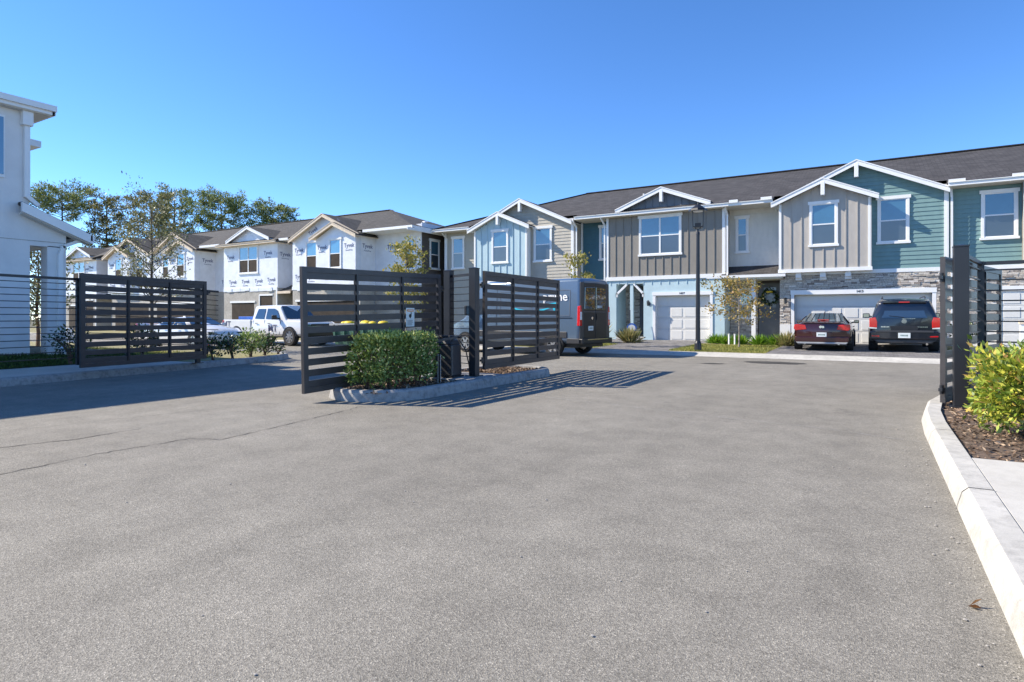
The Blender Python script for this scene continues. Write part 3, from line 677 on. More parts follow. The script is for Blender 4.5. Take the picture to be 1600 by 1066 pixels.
    # dormer gable above the eave
    gable_roof(root, F, 2.83, 7.52, 2.3, 6.62, .22, -3, 'white', shin='shingle2' if raw else 'shingle', post=not raw)
    b = B(); F.tri(b, [(.75, 6.55), (4.9, 6.55), (2.83, 7.4)], -.4, -.05); wob('dormer_wall', b, 'housewrap' if raw else 'slate', root)
    if not raw: battens(root, F, .9, 4.76, 6.56, lambda a: 7.36-abs(a-2.83)*.41, -.05, 'slate', pitch=.35)
YF = 28.7
FX = lambda x, y=YF, m=1: Fr(x, y, (m, 0), (0, -1))
hA = empty('townhouse', (-16.5, YF, .1), 0, 'finished townhouse with pale blue bay and beige lap siding behind the parked van', 'house', 'finished townhouses joined in a row')
hB = empty('townhouse', (-8, YF, .1), 0, 'taupe board and batten townhouse over pale blue stucco behind the street lamp', 'house', 'finished townhouses joined in a row')
hC = empty('townhouse', (-.5, YF, .1), 0, 'teal gabled townhouse with warm grey bay and stone veneer above a double garage', 'house', 'finished townhouses joined in a row')
hD = empty('townhouse', (7, YF, .1), 0, 'teal townhouse cut by the right picture edge behind the open gate leaf', 'house', 'finished townhouses joined in a row')
g_unit(FX(-19.3), hA, ('beige', 'ice', 'beige'), None, recess='teal_dark', rec_w=1.85)
window(hA, FX(-12.65), .35, .98, 4.25, 6.1, -.9)
b = B(); FX(0).box(b, -21.8, -19.3, -12, -.335, 0, 6.4); o = wob('wall', b, 'beige', hA)
b = B(); laps(b, FX(0), -21.8, -19.28, .3, 6.3, -.3); ob('lap_siding', b, 'beige', o, kind='stuff')
b = B(); FX(0).box(b, -21.85, -21.74, -.33, -.26, .2, 6.3); wob('corner_board', b, 'white', hA)
window(hA, FX(0), -21.35, -20.4, 4.1, 6.05, -.3)
downspout(hA, FX(0), -21.68, -.3, .3, 6.3, .35)
downspout(hA, FX(0), -13.15, 0, .3, 6.3, .3)
main_roof(hA, FX(0), [(-22.25, -19.62, .4), (-19.62, -13.1, -.02), (-13.1, -11.9, .4)], -11.9, hipL=-15.2)
f_unit(FX(-11.5), hB, ('taupe', 'blue_stucco', 'cream'), '1417', right_recess=2.27)
main_roof(hB, FX(0), [(-11.899, -5.55, .4), (-5.55, -3.72, .36)], -3.72)
g_unit(FX(-3.48), hC, ('teal', 'grey', 'teal'), '1413')
main_roof(hC, FX(0), [(-3.719, 2.45, -.02)], 2.45)
# unit D
F4 = FX(2.47)
b = B(); F4.box(b, 0, 9, -12, -.26, 0, 6.42); o = wob('wall', b, 'teal', hD)
b = B(); laps(b, F4, 0, 2.28, 3.25, 6.3, -.22); ob('lap_siding', b, 'teal', o, kind='stuff')
window(hD, F4, 1.02, 2.18, 4.22, 6.1, -.22)
b = B(); F4.box(b, 2.26, 9, -.26, .2, 3.25, 6.35); wob('bay_wall', b, 'taupe', hD)
b = B(); F4.box(b, 2.24, 2.36, .2, .235, 3.2, 6.3); wob('corner_board', b, 'white', hD)
battens(hD, F4, 2.4, 9, 3.25, lambda a: 6.3, .2, 'taupe')
b = B(); F4.box(b, 0, 9, -.26, .03, 3.1, 3.25); wob('band_board', b, 'white', hD)
b = B(); F4.box(b, 0, 9, -.26, -.0, 0, 3.1); wob('lower_wall', b, 'white_stucco', hD)
stones(hD, Fr(2.47, YF, (1, 0), (0, -1)), [(0, 7.2, 2.46, 3.1), (0, 1.5, 1.0, 2.46)])
garage(hD, Fr(2.47, YF-.03, (1, 0), (0, -1)), 1.62, 6.5, G0+.01, 2.27, 8, None, d=.012)
downspout(hD, FX(0), 2.6, 0, .3, 6.3, .1)
main_roof(hD, FX(0), [(2.451, 13, .4)], 13)
for a, z, l in ((-9.32, 1.95, 'black lantern beside the single garage door on the pale blue wall'), (-3.25, 1.98, 'black lantern on the stone left of the double garage'), (2.25, 1.98, 'black lantern on the stone right of the double garage')):
    wall_lamp(FX(0), a, z, l)
for X0, X1, root, ytop in ((2.46, 2.98, hD, 6.42), (4.35, 4.75, hD, 6.42), (-5.52, -5.15, hB, 6.42), (-4.2, -3.75, hB, 6.42)):
    b = B(); FX(0).box(b, X0, X1, .44, .47, ytop-.03, ytop+.10); wob('splash_guard', b, 'white', root)
# vents on the roofs
for x, Y, h, l in ((-10.2, 30.6, .3, 'small white vent pipe on the roof left of the taupe house dormer'),):
    o = empty('roof_vent', (x, Y, 7.2), 0, l, 'vent'); ob('pipe', B().cyl((0, 0, 0), (0, 0, h+.15), .05), 'white', o); ob('flashing', B().cyl((0, 0, .05), (0, 0, .12), .12, .06), 'white', o); ob('vent_cap', B().cyl((0, 0, h+.15), (0, 0, h+.2), .07), 'white', o)

def roof_box(x, y, z, label, mat='satin'):
    o = empty('roof_vent', (x, y, z), 0, label, 'vent'); o.scale = (.7, .7, .7); ob('hood', B().prism([(-.25, -.2, .0), (.25, -.2, .0), (.25, .25, .12), (-.25, .25, .12)], [(-.22, -.16, .14), (.22, -.16, .14), (.22, .2, .24), (-.22, .2, .24)]), mat, o); ob('flashing', B().prism([(-.32, -.3, -.03), (.32, -.3, -.03), (.32, .3, .18), (-.32, .3, .18)], [(-.32, -.3, -.01), (.32, -.3, -.01), (.32, .3, .2), (-.32, .3, .2)]), mat, o)
roof_box(-24.6, 31.6, 7.15, 'dark box vent on the hip end of the nearest wrapped house')
roof_box(-25.8, 31.9, 7.58, 'upper dark box vent near the hip ridge of the nearest wrapped house', 'white')
# ---- row under construction
Y2 = 26.6
tyv = text_mesh('Tyvek', .35, 'print_wrap', .006, .001); sub = text_mesh('HomeWrap', .12, 'print_wrap', .001, .001)
def prints(root, F, spots, flip=False):
    ang = math.atan2(F.u.y, F.u.x) if not flip else math.atan2(-F.u.y, -F.u.x)
    for a, d, z, rot in spots:
        mw = Matrix.Translation(F.p(a, d+.006, z)) @ Matrix.Rotation(ang, 4, 'Z') @ Matrix.Rotation(R(90), 4, 'X') @ Matrix.Rotation(R(rot), 4, 'Z')
        o = wlink('brand_print', tyv, root, mw)
        mw2 = mw @ Matrix.Translation((0, -.28, 0)); wlink('brand_print', sub, root, mw2)
def G2(x0, mirror, label, sp=()):
    F = Fr(x0, Y2, (-1, 0) if mirror else (1, 0), (0, -1))
    r = empty('unfinished_townhouse', (x0+(-3 if mirror else 3), Y2, 0), 0, label, 'house', 'townhouses under construction wrapped in white sheeting')
    g_unit(F, r, ('housewrap', 'housewrap', 'block'), raw=True)
    prints(r, F, [(.55, .35, 5.6, 0), (2.85, .35, 5.6, 0), (5.35, 0, 5.6, 0), (.8, .35, 3.9, 0), (2.3, .35, 3.9, 0), (4.2, 0, 3.85, 0), (5.3, 0, 3.9, 0), (4.05, 0, 6.75, 25 if mirror else -25), (2.1, 0.0, 7.12, 25 if mirror else -25)], flip=mirror)
    return r, F
uA, FA = G2(-26.35, True, 'wrapped townhouse shell with twin raw gables nearest the finished row')
# its recess and end wall
FE = Fr(-22.7, Y2+1.3, (0, 1), (1, 0)); F0 = FX(0, Y2)
b = B(); F0.box(b, -26.4, -22.72, -12, -1.3, 0, 6.4); o = wob('wall', b, 'block', uA)
b = B(); F0.box(b, -26.4, -22.7, -1.3, -1.25, 3.2, 6.35); wob('wrap_sheet', b, 'housewrap', uA)
b = B(); F0.box(b, -26.345, -26.33, -1.3, 0, 3.2, 6.3); wob('wrap_sheet', b, 'housewrap', uA)
b = B(); F0.box(b, -26.4, -22.7, -1.3, -1.24, 0, 3.15); wob('block_wall', b, 'block', uA)
prints(uA, F0, [(-24.9, -1.25, 5.55, 0), (-23.6, -1.25, 4.0, 0)])
prints(uA, Fr(-26.33, Y2+1.3, (0, 1), (1, 0)), [(-.7, 0, 5.6, 0)])
b = B(); laps(b, Fr(-22.69, Y2+1.3, (0, 1), (1, 0)), 0, 10, .3, 6.3, .02); wob('side_lap_siding', b, 'brown', uA, kind='stuff')
window(uA, F0, -24.05, -23.1, 4.1, 6.0, -1.25, mats=('housewrap', 'glass_film', 'interior'))
FEE = Fr(-22.69, Y2+1.3, (0, 1), (1, 0))
window(uA, FEE, .65, 1.65, 4.15, 6.0, .02); window(uA, FEE, 2.75, 3.75, 4.15, 6.0, .02)
b = B(); FEE.box(b, 4.55, 4.63, .02, .06, .3, 6.3); wob('corner_board', b, 'white', uA)
main_roof(uA, F0, [(-32.6, -26.1, -.02), (-26.1, -22.35, 0)], -22.35, hipR=-29.3, shin='shingle2', dz=-.06)
b = B(); F0.box(b, -26.1, -22.3, -.0, .06, 6.36, 6.51); F0.box(b, -22.36, -22.3, -.0, -12, 6.34, 6.50); F0.box(b, -26.1, -22.36, -1.3, -.0, 6.34, 6.36)
wob('fascia', b, 'white', uA)
b = B(); F0.box(b, -26.4, -22.75, -1.35, -6, 6.3, 6.8); F0.box(b, -22.75, -22.69, -1.3, -11.5, 6.3, 6.85); wob('upper_frieze', b, 'housewrap', uA)
uB = empty('unfinished_townhouse', (-36.7, Y2, 0), 0, 'wrapped flat fronted townhouse shell with small roof dormer above the white pickup', 'house', 'townhouses under construction wrapped in white sheeting')
FB = FX(-39.5, Y2); f_unit(FB, uB, ('housewrap', 'block', 'housewrap'), raw=True, right_recess=1.3)
prints(uB, FB, [(.75, 0, 5.5, 0), (4.75, 0, 5.6, 0), (1.0, 0, 3.75, 0), (2.4, 0, 3.75, 0), (3.8, 0, 3.75, 0), (5.1, 0, 3.8, 0)])
prints(uB, Fr(-33.78, Y2+1.2, (0, 1), (1, 0)), [(-.6, 0, 5.5, 0)])
main_roof(uB, F0, [(-39.85, -33.5, .4), (-33.5, -32.6, .1)], -32.6, shin='shingle2', dz=-.06, gut='lumber')
b = B(); F0.box(b, -33.5, -32.6, .1, .16, 6.33, 6.47); F0.box(b, -33.5, -32.6, -1.25, .1, 6.33, 6.35); wob('fascia', b, 'white', uB)
uC, FC = G2(-42.45, True, 'wrapped townhouse shell with raw pine gable half hidden by the sparse street tree')
b = B(); F0.box(b, -42.5, -39.8, -12, -1.3, 0, 6.4); wob('recess_wall', b, 'block', uC)
b = B(); F0.box(b, -42.5, -39.6, -1.3, -1.25, 3.2, 6.4); wob('wrap_sheet', b, 'housewrap', uC)
b = B(); F0.box(b, -42.45, -42.43, -1.3, 0, 3.2, 6.3); wob('wrap_sheet', b, 'housewrap', uC)
prints(uC, F0, [(-41.0, -1.25, 5.5, 0), (-41.2, -1.25, 3.9, 0)]); prints(uC, Fr(-42.43, Y2+1.3, (0, 1), (1, 0)), [(-.65, 0, 5.5, 0)])
main_roof(uC, F0, [(-48.75, -42.2, -.02), (-42.2, -39.851, .1)], -39.851, shin='shingle2', dz=-.06)
b = B(); F0.box(b, -42.2, -39.86, .1, .16, 6.35, 6.5); F0.box(b, -42.2, -39.86, -1.3, .1, 6.33, 6.35); wob('fascia', b, 'white', uC)
uD, FD = G2(-54.6, False, 'distant wrapped townhouse shell with two raw gables behind the tree')
main_roof(uD, F0, [(-57.0, -54.7, -.3), (-54.7, -48.751, -.02)], -48.751, shin='shingle2', dz=-.06)
b = B(); F0.box(b, -57.2, -54.6, -12, -1.2, 0, 6.4); wob('recess_wall', b, 'housewrap', uD)
uE = empty('unfinished_townhouse', (-60, Y2, 0), 0, 'farthest wrapped townhouse shell with small triangular dormer beside the white building', 'house', 'townhouses under construction wrapped in white sheeting')
FE2 = FX(-62.9, Y2); f_unit(FE2, uE, ('housewrap', 'block', 'housewrap'), raw=True, right_recess=1.3)
prints(uE, FE2, [(.8, 0, 5.6, 0), (4.8, 0, 5.6, 0), (4.0, 0, 5.5, 0)])
main_roof(uE, F0, [(-63.3, -57.0, .4)], -57.001, shin='shingle2', dz=-.06, gut='lumber', hipL=-62.9)

# ---------------------------------------------------------------- white house at the left
XL = -17.4
wh = empty('white_house', (-17.4, 3, .35), 0, 'white stucco house with cream eaves and a side porch at the left edge', 'house')
b = B(); b.box(-27, XL, -6, 6.62, .2, 6.19); b.box(-27, -20.4, 6.62, 7.5, .2, 6.05)
wob('wall', b, 'white_stucco', wh)
b = B(); b.prism([(XL-.3, 6.62, .2), (XL, 6.62, .2), (XL, 6.62, 3.86), (XL-.3, 6.62, 3.86)], [(XL-.3, 6.64, .2), (XL, 6.64, .2), (XL, 6.64, 3.86), (XL-.3, 6.64, 3.86)])
b.box(XL-.35, XL, 7.0, 7.4, .2, 3.05); b.prism([(XL-.35, 6.64, 3.03), (XL, 6.64, 3.03), (XL, 6.64, 3.80), (XL-.35, 6.64, 3.80)], [(XL-.35, 7.4, 3.03), (XL, 7.4, 3.03), (XL, 7.4, 3.45), (XL-.35, 7.4, 3.45)])
wob('porch_wall', b, 'white_stucco', wh)
b = B(); b.box(-21, -20.7, 7.05, 7.4, .2, 3.2); b.box(-21, XL-.35, 6.64, 7.38, 3.05, 3.2); wob('porch_beam', b, 'white_stucco', wh)
b = B(); s = XL+.22; b.prism([(-27, -6, 6.38), (s, -6, 6.38), (s, 7.0, 6.38), (-27, 7.0, 6.38)], [(-23, -6, 8.4), (-22, -6, 8.4), (-22, 2.2, 8.4), (-23, 2.2, 8.4)]); rf = wob('roof', b, 'shingle', wh)
b = B(); b.box(s, s+.05, -6, 7.05, 6.21, 6.41); b.box(-27, s+.05, 7.0, 7.07, 6.21, 6.41); b.box(s+.05, s+.12, -6, 7.07, 6.29, 6.43); ob('gutter', b, 'gutter', rf)
b = B(); b.box(-27, s, -6, 7.0, 6.19, 6.23); ob('soffit', b, 'soffit', rf)
b = B(); b.box(-27, -20.0, 7.12, 7.9, 6.05, 6.22); o = wob('rear_eave', b, 'gutter', wh); b = B(); b.prism([(-27, 7.1, 6.22), (-20.0, 7.1, 6.22), (-20.0, 7.9, 6.22), (-27, 7.9, 6.22)], [(-27, 6.9, 6.5), (-20.9, 6.9, 6.5), (-20.9, 7.0, 6.5), (-27, 7.0, 6.5)]); ob('eave_shingles', b, 'shingle', o)
b = B(); b.prism([(XL-2.6, 6.40, 4.02), (XL+.24, 6.40, 4.02), (XL+.28, 7.82, 3.42), (XL-2.6, 7.82, 3.42)], [(XL-2.6, 6.40, 3.96), (XL+.28, 6.40, 3.96), (XL+.28, 7.82, 3.36), (XL-2.6, 7.82, 3.36)]); pr = wob('porch_roof', b, 'shingle', wh)
b = B(); b.prism([(XL+.24, 6.37, 3.78), (XL+.32, 6.37, 3.78), (XL+.32, 6.37, 4.00), (XL+.24, 6.37, 4.00)], [(XL+.24, 7.86, 3.17), (XL+.32, 7.86, 3.17), (XL+.32, 7.86, 3.38), (XL+.24, 7.86, 3.38)]); b.box(XL-2.6, XL+.32, 7.82, 7.9, 3.24, 3.38); ob('rake_board', b, 'gutter', pr)
b = B(); b.prism([(XL, 6.42, 3.74), (XL+.24, 6.42, 3.74), (XL+.24, 6.42, 3.78), (XL, 6.42, 3.78)], [(XL, 7.82, 3.16), (XL+.24, 7.82, 3.16), (XL+.24, 7.82, 3.20), (XL, 7.82, 3.20)]); ob('soffit', b, 'soffit', pr)
b = B(); b.box(XL+.0, XL+.09, 6.50, 6.62, 4.15, 6.0); b.beam((XL+.045, 6.56, 4.2), (XL+.1, 6.78, 3.98), .11, .1); b.box(XL, XL+.16, 6.44, 6.66, 5.86, 6.2); wob('downspout', b, 'gutter', wh, bevel=.015)
b = B(); b.beam((XL+.05, 7.78, 3.3), (XL+.05, 7.30, 3.05), .09, .08); b.beam((XL+.05, 7.32, 3.08), (XL+.05, 7.25, 2.85), .09, .08); b.box(XL, XL+.09, 7.2, 7.3, .5, 2.88); b.beam((XL+.05, 7.25, .55), (XL+.3, 7.3, .42), .09, .07); wob('downspout', b, 'gutter', wh)
b = B(); b.box(XL, XL+.04, 4.9, 6.14, 4.55, 6.0); w = wob('window', b, 'white', wh); b = B(); b.box(XL+.04, XL+.05, 5.0, 6.11, 4.62, 5.95); ob('pane', b, 'glass', w)
b = B(); b.box(XL, XL+.006, -6, 7.4, 3.14, 3.155); wob('joint', b, 'block', wh)

# ---------------------------------------------------------------- gates and fences
def unit_box(name, x0, x1, y0, y1, z0, z1, mat, bevel=0):
    me = mesh_of(B().box(x0, x1, y0, y1, z0, z1), name, mat); return me
def gate_leaf(label, hx, hy, ang, L, z0, sag=0, Hh=1.93):
    t = empty('swing_gate', (hx, hy, z0), ang, label, 'gate', 'charcoal slatted swing gates', ry=sag)
    st = unit_box('stile', 0, .09, -.03, .03, 0, Hh, 'gate')
    for x in (0, L-.09): link('stile', st, t, (x, 0, 0))
    rl = unit_box('rail', .0905, L-.0905, -.028, .028, 0, .084, 'gate')
    link('rail', rl, t, (0, 0, 0)); link('rail', rl, t, (0, 0, Hh-.084))
    sl = unit_box('slat', .0905, L-.0905, -.012, .012, 0, .104, 'gate')
    p = (Hh-.085-.105-.085)/10
    for i in range(11): link('slat', sl, t, (0, random.uniform(-.001, .001), .086+i*p))
    mu = unit_box('mullion', -.022, .022, -.036, .036, .085, Hh-.085, 'post')
    for k in (1, 2): link('mullion', mu, t, (L*k/3, 0, 0))
    for z in (.18, Hh-.28):
        b = B().cyl((-.05, 0, z-.06), (-.05, 0, z+.06), .025, n=10); b.box(-.12, .0, -.02, .02, z-.02, z+.02); ob('hinge', b, 'post', t)
    return t
def gate_post(x, y, z, h, label, w=.15):
    t = empty('gate_post', (x, y, z), 0, label, 'post', 'square black gate posts')
    ob('shaft', B().box(-w/2, w/2, -w/2, w/2, 0, h), 'post', t, bevel=.006)
    b = B().box(-w/2-.004, w/2+.004, -w/2-.004, w/2+.004, h, h+.018); b.prism([(-w/2, -w/2, h+.018), (w/2, -w/2, h+.018), (w/2, w/2, h+.018), (-w/2, w/2, h+.018)], [(-.01, -.01, h+.035), (.01, -.01, h+.035), (.01, .01, h+.035), (-.01, .01, h+.035)]); ob('cap', b, 'post', t)
    ob('base_plate', B().box(-w/2-.05, w/2+.05, -w/2-.05, w/2+.05, 0, .015), 'post', t)
    return t
gate_leaf('near gate leaf sagging open over the left lane with a warning sign on it', -7.42, 9.72, R(-90), 3.42, .22, sag=R(1.35))
gate_leaf('gate leaf swung away from the centre island towards the parked van', -6.55, 9.95, R(92), 3.55, .28)
gate_leaf('gate leaf standing open in front of the white house fence', -14.40, 9.2, R(-80), 3.1, .27)
gate_leaf('gate leaf open beside the right kerb behind the tall black post', .80, 9.92, R(72), 3.45, .16, Hh=1.95)
gate_post(-7.42, 9.98, .165, 2.07, 'black gate post behind the operator box on the island')
gate_post(-6.62, 9.72, .165, 2.07, 'black gate post at the kerb edge of the island carrying the far leaf')
gate_post(.99, 9.86, .12, 2.10, 'tall black gate post rising from the mulch at the right kerb', .165)
gate_post(-14.62, 9.12, .15, 1.98, 'black gate post behind the hinge end of the left gate leaf', .10)
def fence(label, pts, z0f, h, n, bar=.016, posts=None, pitch=None):
    t = empty('bar_fence', (*pts[0], z0f(*pts[0])), 0, label, 'fence'); inv = Matrix.Translation(t.location).inverted()
    for i in range(len(pts)-1):
        a = Vector(pts[i]); c = Vector(pts[i+1]); za = z0f(*pts[i]); zc_ = z0f(*pts[i+1])
        zt = za+h; zu = zc_+h
        wob('top_rail', B().beam((a.x, a.y, zt), (c.x, c.y, zu), .045, .05), 'post', t)
        for k in range(n):
            f = .06+k*(h-.16)/(n-1)
            wob('bar', B().beam((a.x, a.y, za+f), (c.x, c.y, zc_+f), bar, bar), 'post', t)
    for x, y in (posts or []):
        z = z0f(x, y); wob('post', B().box(x-.038, x+.038, y-.038, y+.038, z-.1, z+h+.03), 'post', t)
fence('black horizontal bar fence in front of the white house', [(-12.9, -3), (-13.52, 3.1), (-14.06, 6.2), (-14.5, 9.6)], lambda x, y: .42 if y < 6.5 else .42-(y-6.5)*.04, 1.66, 13, posts=[(-12.9, -3), (-13.52, 3.1), (-14.06, 6.2)])
fence('short bar fence between the two island posts', [(-7.34, 9.98), (-6.70, 9.74)], lambda x, y: .2, 1.93, 14, .014)
fence('bar fence running off to the right behind the golden hedge', [(1.05, 9.9), (1.38, 11.35), (4.5, 11.0), (9, 10.8)], lambda x, y: .12, 1.98, 13, .02, posts=[(1.38, 11.35), (4.5, 11.0)])
# warning sign hung on the sagging gate
t = empty('warning_sign', (-7.375, 8.72, 1.13), R(90), 'small white warning placard with orange header fixed to the sagging gate', 'sign')
t.scale = (.72, 1, .82)
ob('board', B().box(-.16, .16, -.008, 0, 0, .42), 'plate', t)
ob('header_band', B().box(-.125, .125, -.0095, -.0085, .335, .39), 'orange_print', t)
b = B(); b.cyl((-.01, -.0088, .24), (-.01, -.0098, .24), .045, n=8); b.box(.015, .045, -.0098, -.0088, .22, .33); b.add([(-.06, -.0098, .22), (.02, -.0098, .18), (.02, -.0098, .21)], [(0, 1, 2)]); ob('pictogram', b, 'black', t)
b = B()
for i in range(7): b.box(-.12, .12-random.uniform(0, .06), -.0096, -.0086, .03+i*.018, .036+i*.018)
ob('small_print', b, 'satin', t)
tm = text_mesh('WARNING', .042, 'print_white', .001, .0005); o = link('lettering', tm, t, (0, -.0105, .362), (R(90), 0, 0))
# operator cabinet
t = empty('gate_operator', (-6.98, 9.33, .168), R(8), 'dark plastic gate operator cabinet on the island concrete pad', 'cabinet')
b = B(); b.prism([(-.22, -.2, .03), (.22, -.2, .03), (.22, .2, .03), (-.22, .2, .03)], [(-.205, -.185, .62), (.205, -.185, .62), (.205, .185, .62), (-.205, .185, .62)])
b.prism([(-.205, -.185, .62), (.205, -.185, .62), (.205, .185, .62), (-.205, .185, .62)], [(-.16, -.13, .72), (.16, -.13, .72), (.16, .13, .72), (-.16, .13, .72)]); ob('cover', b, 'satin', t, bevel=.025, seg=3)
ob('base_plate', B().box(-.25, .25, -.22, .22, 0, .03), 'post', t); ob('top_cap', B().box(-.12, .12, -.09, .09, .72, .79), 'black', t, bevel=.02)
ob('arm_bracket', B().box(-.08, .30, -.03, .03, .74, .78), 'post', t); b = B().beam((.25, 0, .76), (-.3, -1.3, .6), .05, .04); ob('arm', b, 'post', t)
b = B().tube([(.2, .12, .7), (.3, .2, .5), (.34, .26, .2), (.33, .3, .0)], .012); ob('cable', b, 'black', t)
t = empty('sensor_post', (-6.62, 8.6, .12), 0, 'short galvanised steel post in the mulch at the hedge end', 'post')
ob('channel', B().box(-.03, .03, -.012, .012, 0, .52).box(-.03, -.022, -.012, .03, 0, .52).box(.022, .03, -.012, .03, 0, .52), 'galv', t); ob('sensor', B().box(-.028, .028, -.06, -.012, .40, .50), 'satin', t, bevel=.005)

# ---------------------------------------------------------------- hedges, shrubs and trees
def grid_leaves(name, lo, hi, n, size, mat, root, shell=.5, rnd=.06, fill=None, droop=0, aspect=.5):
    lo = np.array(lo); hi = np.array(hi); P = rng.uniform(lo, hi, (n, 3)); c = (lo+hi)/2; h = (hi-lo)/2
    k = int(n*shell); ax = rng.integers(0, 3, k); sg = np.sign(rng.normal(size=k)); sg[ax == 2] = np.abs(sg[ax == 2])
    P[np.arange(k), ax] = c[ax]+sg*h[ax]*rng.uniform(.86, 1.02, k)
    q = (P-c)/h; r = np.abs(q); cut = (r[:, 0]**4+r[:, 1]**4+np.where(q[:, 2] > 0, r[:, 2], r[:, 2]*.8)**4) < 1.9+rng.normal(0, .15, n)
    P = P[cut]; P = P+rng.normal(0, rnd*.3, P.shape)
    # bulges
    f = .035*np.sin(P[:, [1]]*7+P[:, [2]]*5)+.03*np.sin(P[:, [0]]*9-P[:, [2]]*6); P = P+(P-c)/np.linalg.norm(P-c, axis=1)[:, None]*f
    D = (P-c)/h; D = D/np.linalg.norm(D, axis=1)[:, None]; D[:, 2] += .5
    return leaves(name, P, size, mat, root, aspect=aspect, D=D, spread=.8, droop=droop)
def stems(root, pts, h, mat='stem', r=.012, n=5, sp=.16, name='stem'):
    b = B()
    for x, y, z in pts:
        for _ in range(n):
            a = random.uniform(0, 6.28); q = sp*random.uniform(.4, 1.2); m = (x+math.cos(a)*q*.4, y+math.sin(a)*q*.4, z+h*.5)
            b.tube([(x+random.uniform(-.03, .03), y+random.uniform(-.03, .03), z-.02), m, (m[0]+math.cos(a)*q, m[1]+math.sin(a)*q, z+h)], [r, r*.8, r*.5], 5)
    return ob(name, b, mat, root, kind='stuff')
t = empty('hedge', (-7.02, 8.1, .13), 0, 'clipped dark green hedge on the centre island in front of the sagging gate', 'hedge')
o = grid_leaves('foliage', (-.38, -.92, .14), (.36, .56, .84), 8500, .062, 'hedge', t, rnd=.1)
P = np.column_stack([rng.uniform(-.36, .34, 1700), rng.uniform(-.88, .54, 1700), rng.normal(.84, .022, 1700)]); D = np.zeros((1700, 3)); D[:, 2] = 1
leaves('sunlit_tips', P, .055, 'hedge_tip', t, D=D, spread=.6)  # layer of paler tip leaves stands for sunlight along the top
stems(t, [(random.uniform(-.15, .15), y, 0) for y in (-.75, -.5, -.2, .05, .25, .42)], .6, n=7, sp=.2)
t = empty('hedge', (2.13, 7.74, .115), 0, 'golden green leafy hedge growing from mulch beside the right kerb', 'hedge')
for k, (cx, cy, w) in enumerate(((-.72, -.02, .44), (-.1, .1, .5), (.65, .0, .52), (1.4, .1, .5))):
    grid_leaves('foliage', (cx-w, cy-.48, .24), (cx+w, cy+.48, .78+.03*math.sin(k*3)), 7000, .075, 'gold' if k < 3 else 'hedge_tip', t, rnd=.2, aspect=.38)
    grid_leaves('inner_foliage', (cx-w*.9, cy-.42, .12), (cx+w*.9, cy+.42, .8), 1300, .08, 'hedge', t, shell=.1, rnd=.2)
stems(t, [(-.72, -.15, 0), (-.1, -.05, 0), (.65, 0, 0), (1.4, 0, 0)], .5, 'bark_pale', .013, 14, .28)
def shrub(x, y, z, w, h, n, size, mat, label, cat='shrub', group=None, aspect=.5):
    t = empty('shrub', (x, y, z), random.uniform(0, 6), label, cat, group)
    P = rng.normal(size=(n, 3)); P /= np.linalg.norm(P, axis=1)[:, None]; P *= rng.uniform(.25, 1, (n, 1))**.5; P *= (1+.25*np.sin(P[:, [0]]*6+P[:, [1]]*5))
    P = P*np.array([w/2, w/2, h*.42])+np.array([0, 0, h*.56]); leaves('foliage', P, size, mat, t, aspect=aspect, D=P-np.array([0, 0, h*.3]), spread=.6)
    stems(t, [(0, 0, 0)], h*.7, n=8, sp=w*.3); return t
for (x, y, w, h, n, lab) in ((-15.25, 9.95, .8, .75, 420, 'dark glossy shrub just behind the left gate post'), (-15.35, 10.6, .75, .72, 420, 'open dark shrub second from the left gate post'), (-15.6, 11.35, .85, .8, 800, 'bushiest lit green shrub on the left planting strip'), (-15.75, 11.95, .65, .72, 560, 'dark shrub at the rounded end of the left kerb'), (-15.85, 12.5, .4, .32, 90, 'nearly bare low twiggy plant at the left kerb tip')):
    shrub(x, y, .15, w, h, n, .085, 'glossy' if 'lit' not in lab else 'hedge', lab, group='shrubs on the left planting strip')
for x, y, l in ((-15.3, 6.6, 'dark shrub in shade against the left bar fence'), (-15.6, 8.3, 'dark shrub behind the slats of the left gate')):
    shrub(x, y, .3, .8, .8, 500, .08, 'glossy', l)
def tuft(x, y, z, h, n, mat, label, cat='plant', spread=.55, w=.08, group=None, asp=.09):
    t = empty('tufted_plant', (x, y, z), 0, label, cat, group); P = rng.normal(0, w, (n, 3)); P[:, 2] = 0; D = P*1.0/w*.35; D[:, 2] = 1
    leaves('blades', P, h, mat, t, aspect=asp, D=D, spread=spread); return t
for x, y, h, m, l in ((-7.2+1.4, 26.9, .62, 'lime', 'lime green bladed clump against the pale blue corner'), (-5.35, 26.8, .6, 'lime', 'second lime green clump left of the small orange tree'), (-4.75, 26.6, .62, 'lime', 'lime green clump under the orange leaved tree'), (-4.0, 26.5, .66, 'lime', 'lime green clump in front of the dark front door'), (-3.35, 26.4, .66, 'lime', 'rightmost lime green clump before the dark door'), (-2.95+.05, 26.2, .6, 'straw', 'straw coloured tuft beside the maroon sedan'), (-9.35, 26.0, .75, 'straw', 'straw green grass tuft by the round blue yard sign'), (-10.9, 25.2, 1.25, 'straw', 'tall dried ornamental grass beside the van'), (-10.3, 24.9, .6, 'lime', 'small lime plant at the foot of the dried grass'), (-11.4, 24.6, .9, 'straw', 'dry grass clump right behind the van bumper')):
    tuft(x, y, zg(y), h*(.62 if m == 'lime' else .85), 320, m, l)
for x, y in ((-5.12, 26.2), (-4.88, 26.15)):
    t = empty('garden_marker', (x, y, zg(y)), 0, 'slim white utility pipe among the lime plants, ' + ('left' if x < -5 else 'right') + ' of the pair', 'pipe', 'white pipes in the flower bed'); ob('pipe', B().cyl((0, 0, 0), (0, 0, .42), .035), 'white', t); ob('pipe_cap', B().cyl((0, 0, .42), (0, 0, .45), .045), 'white', t)
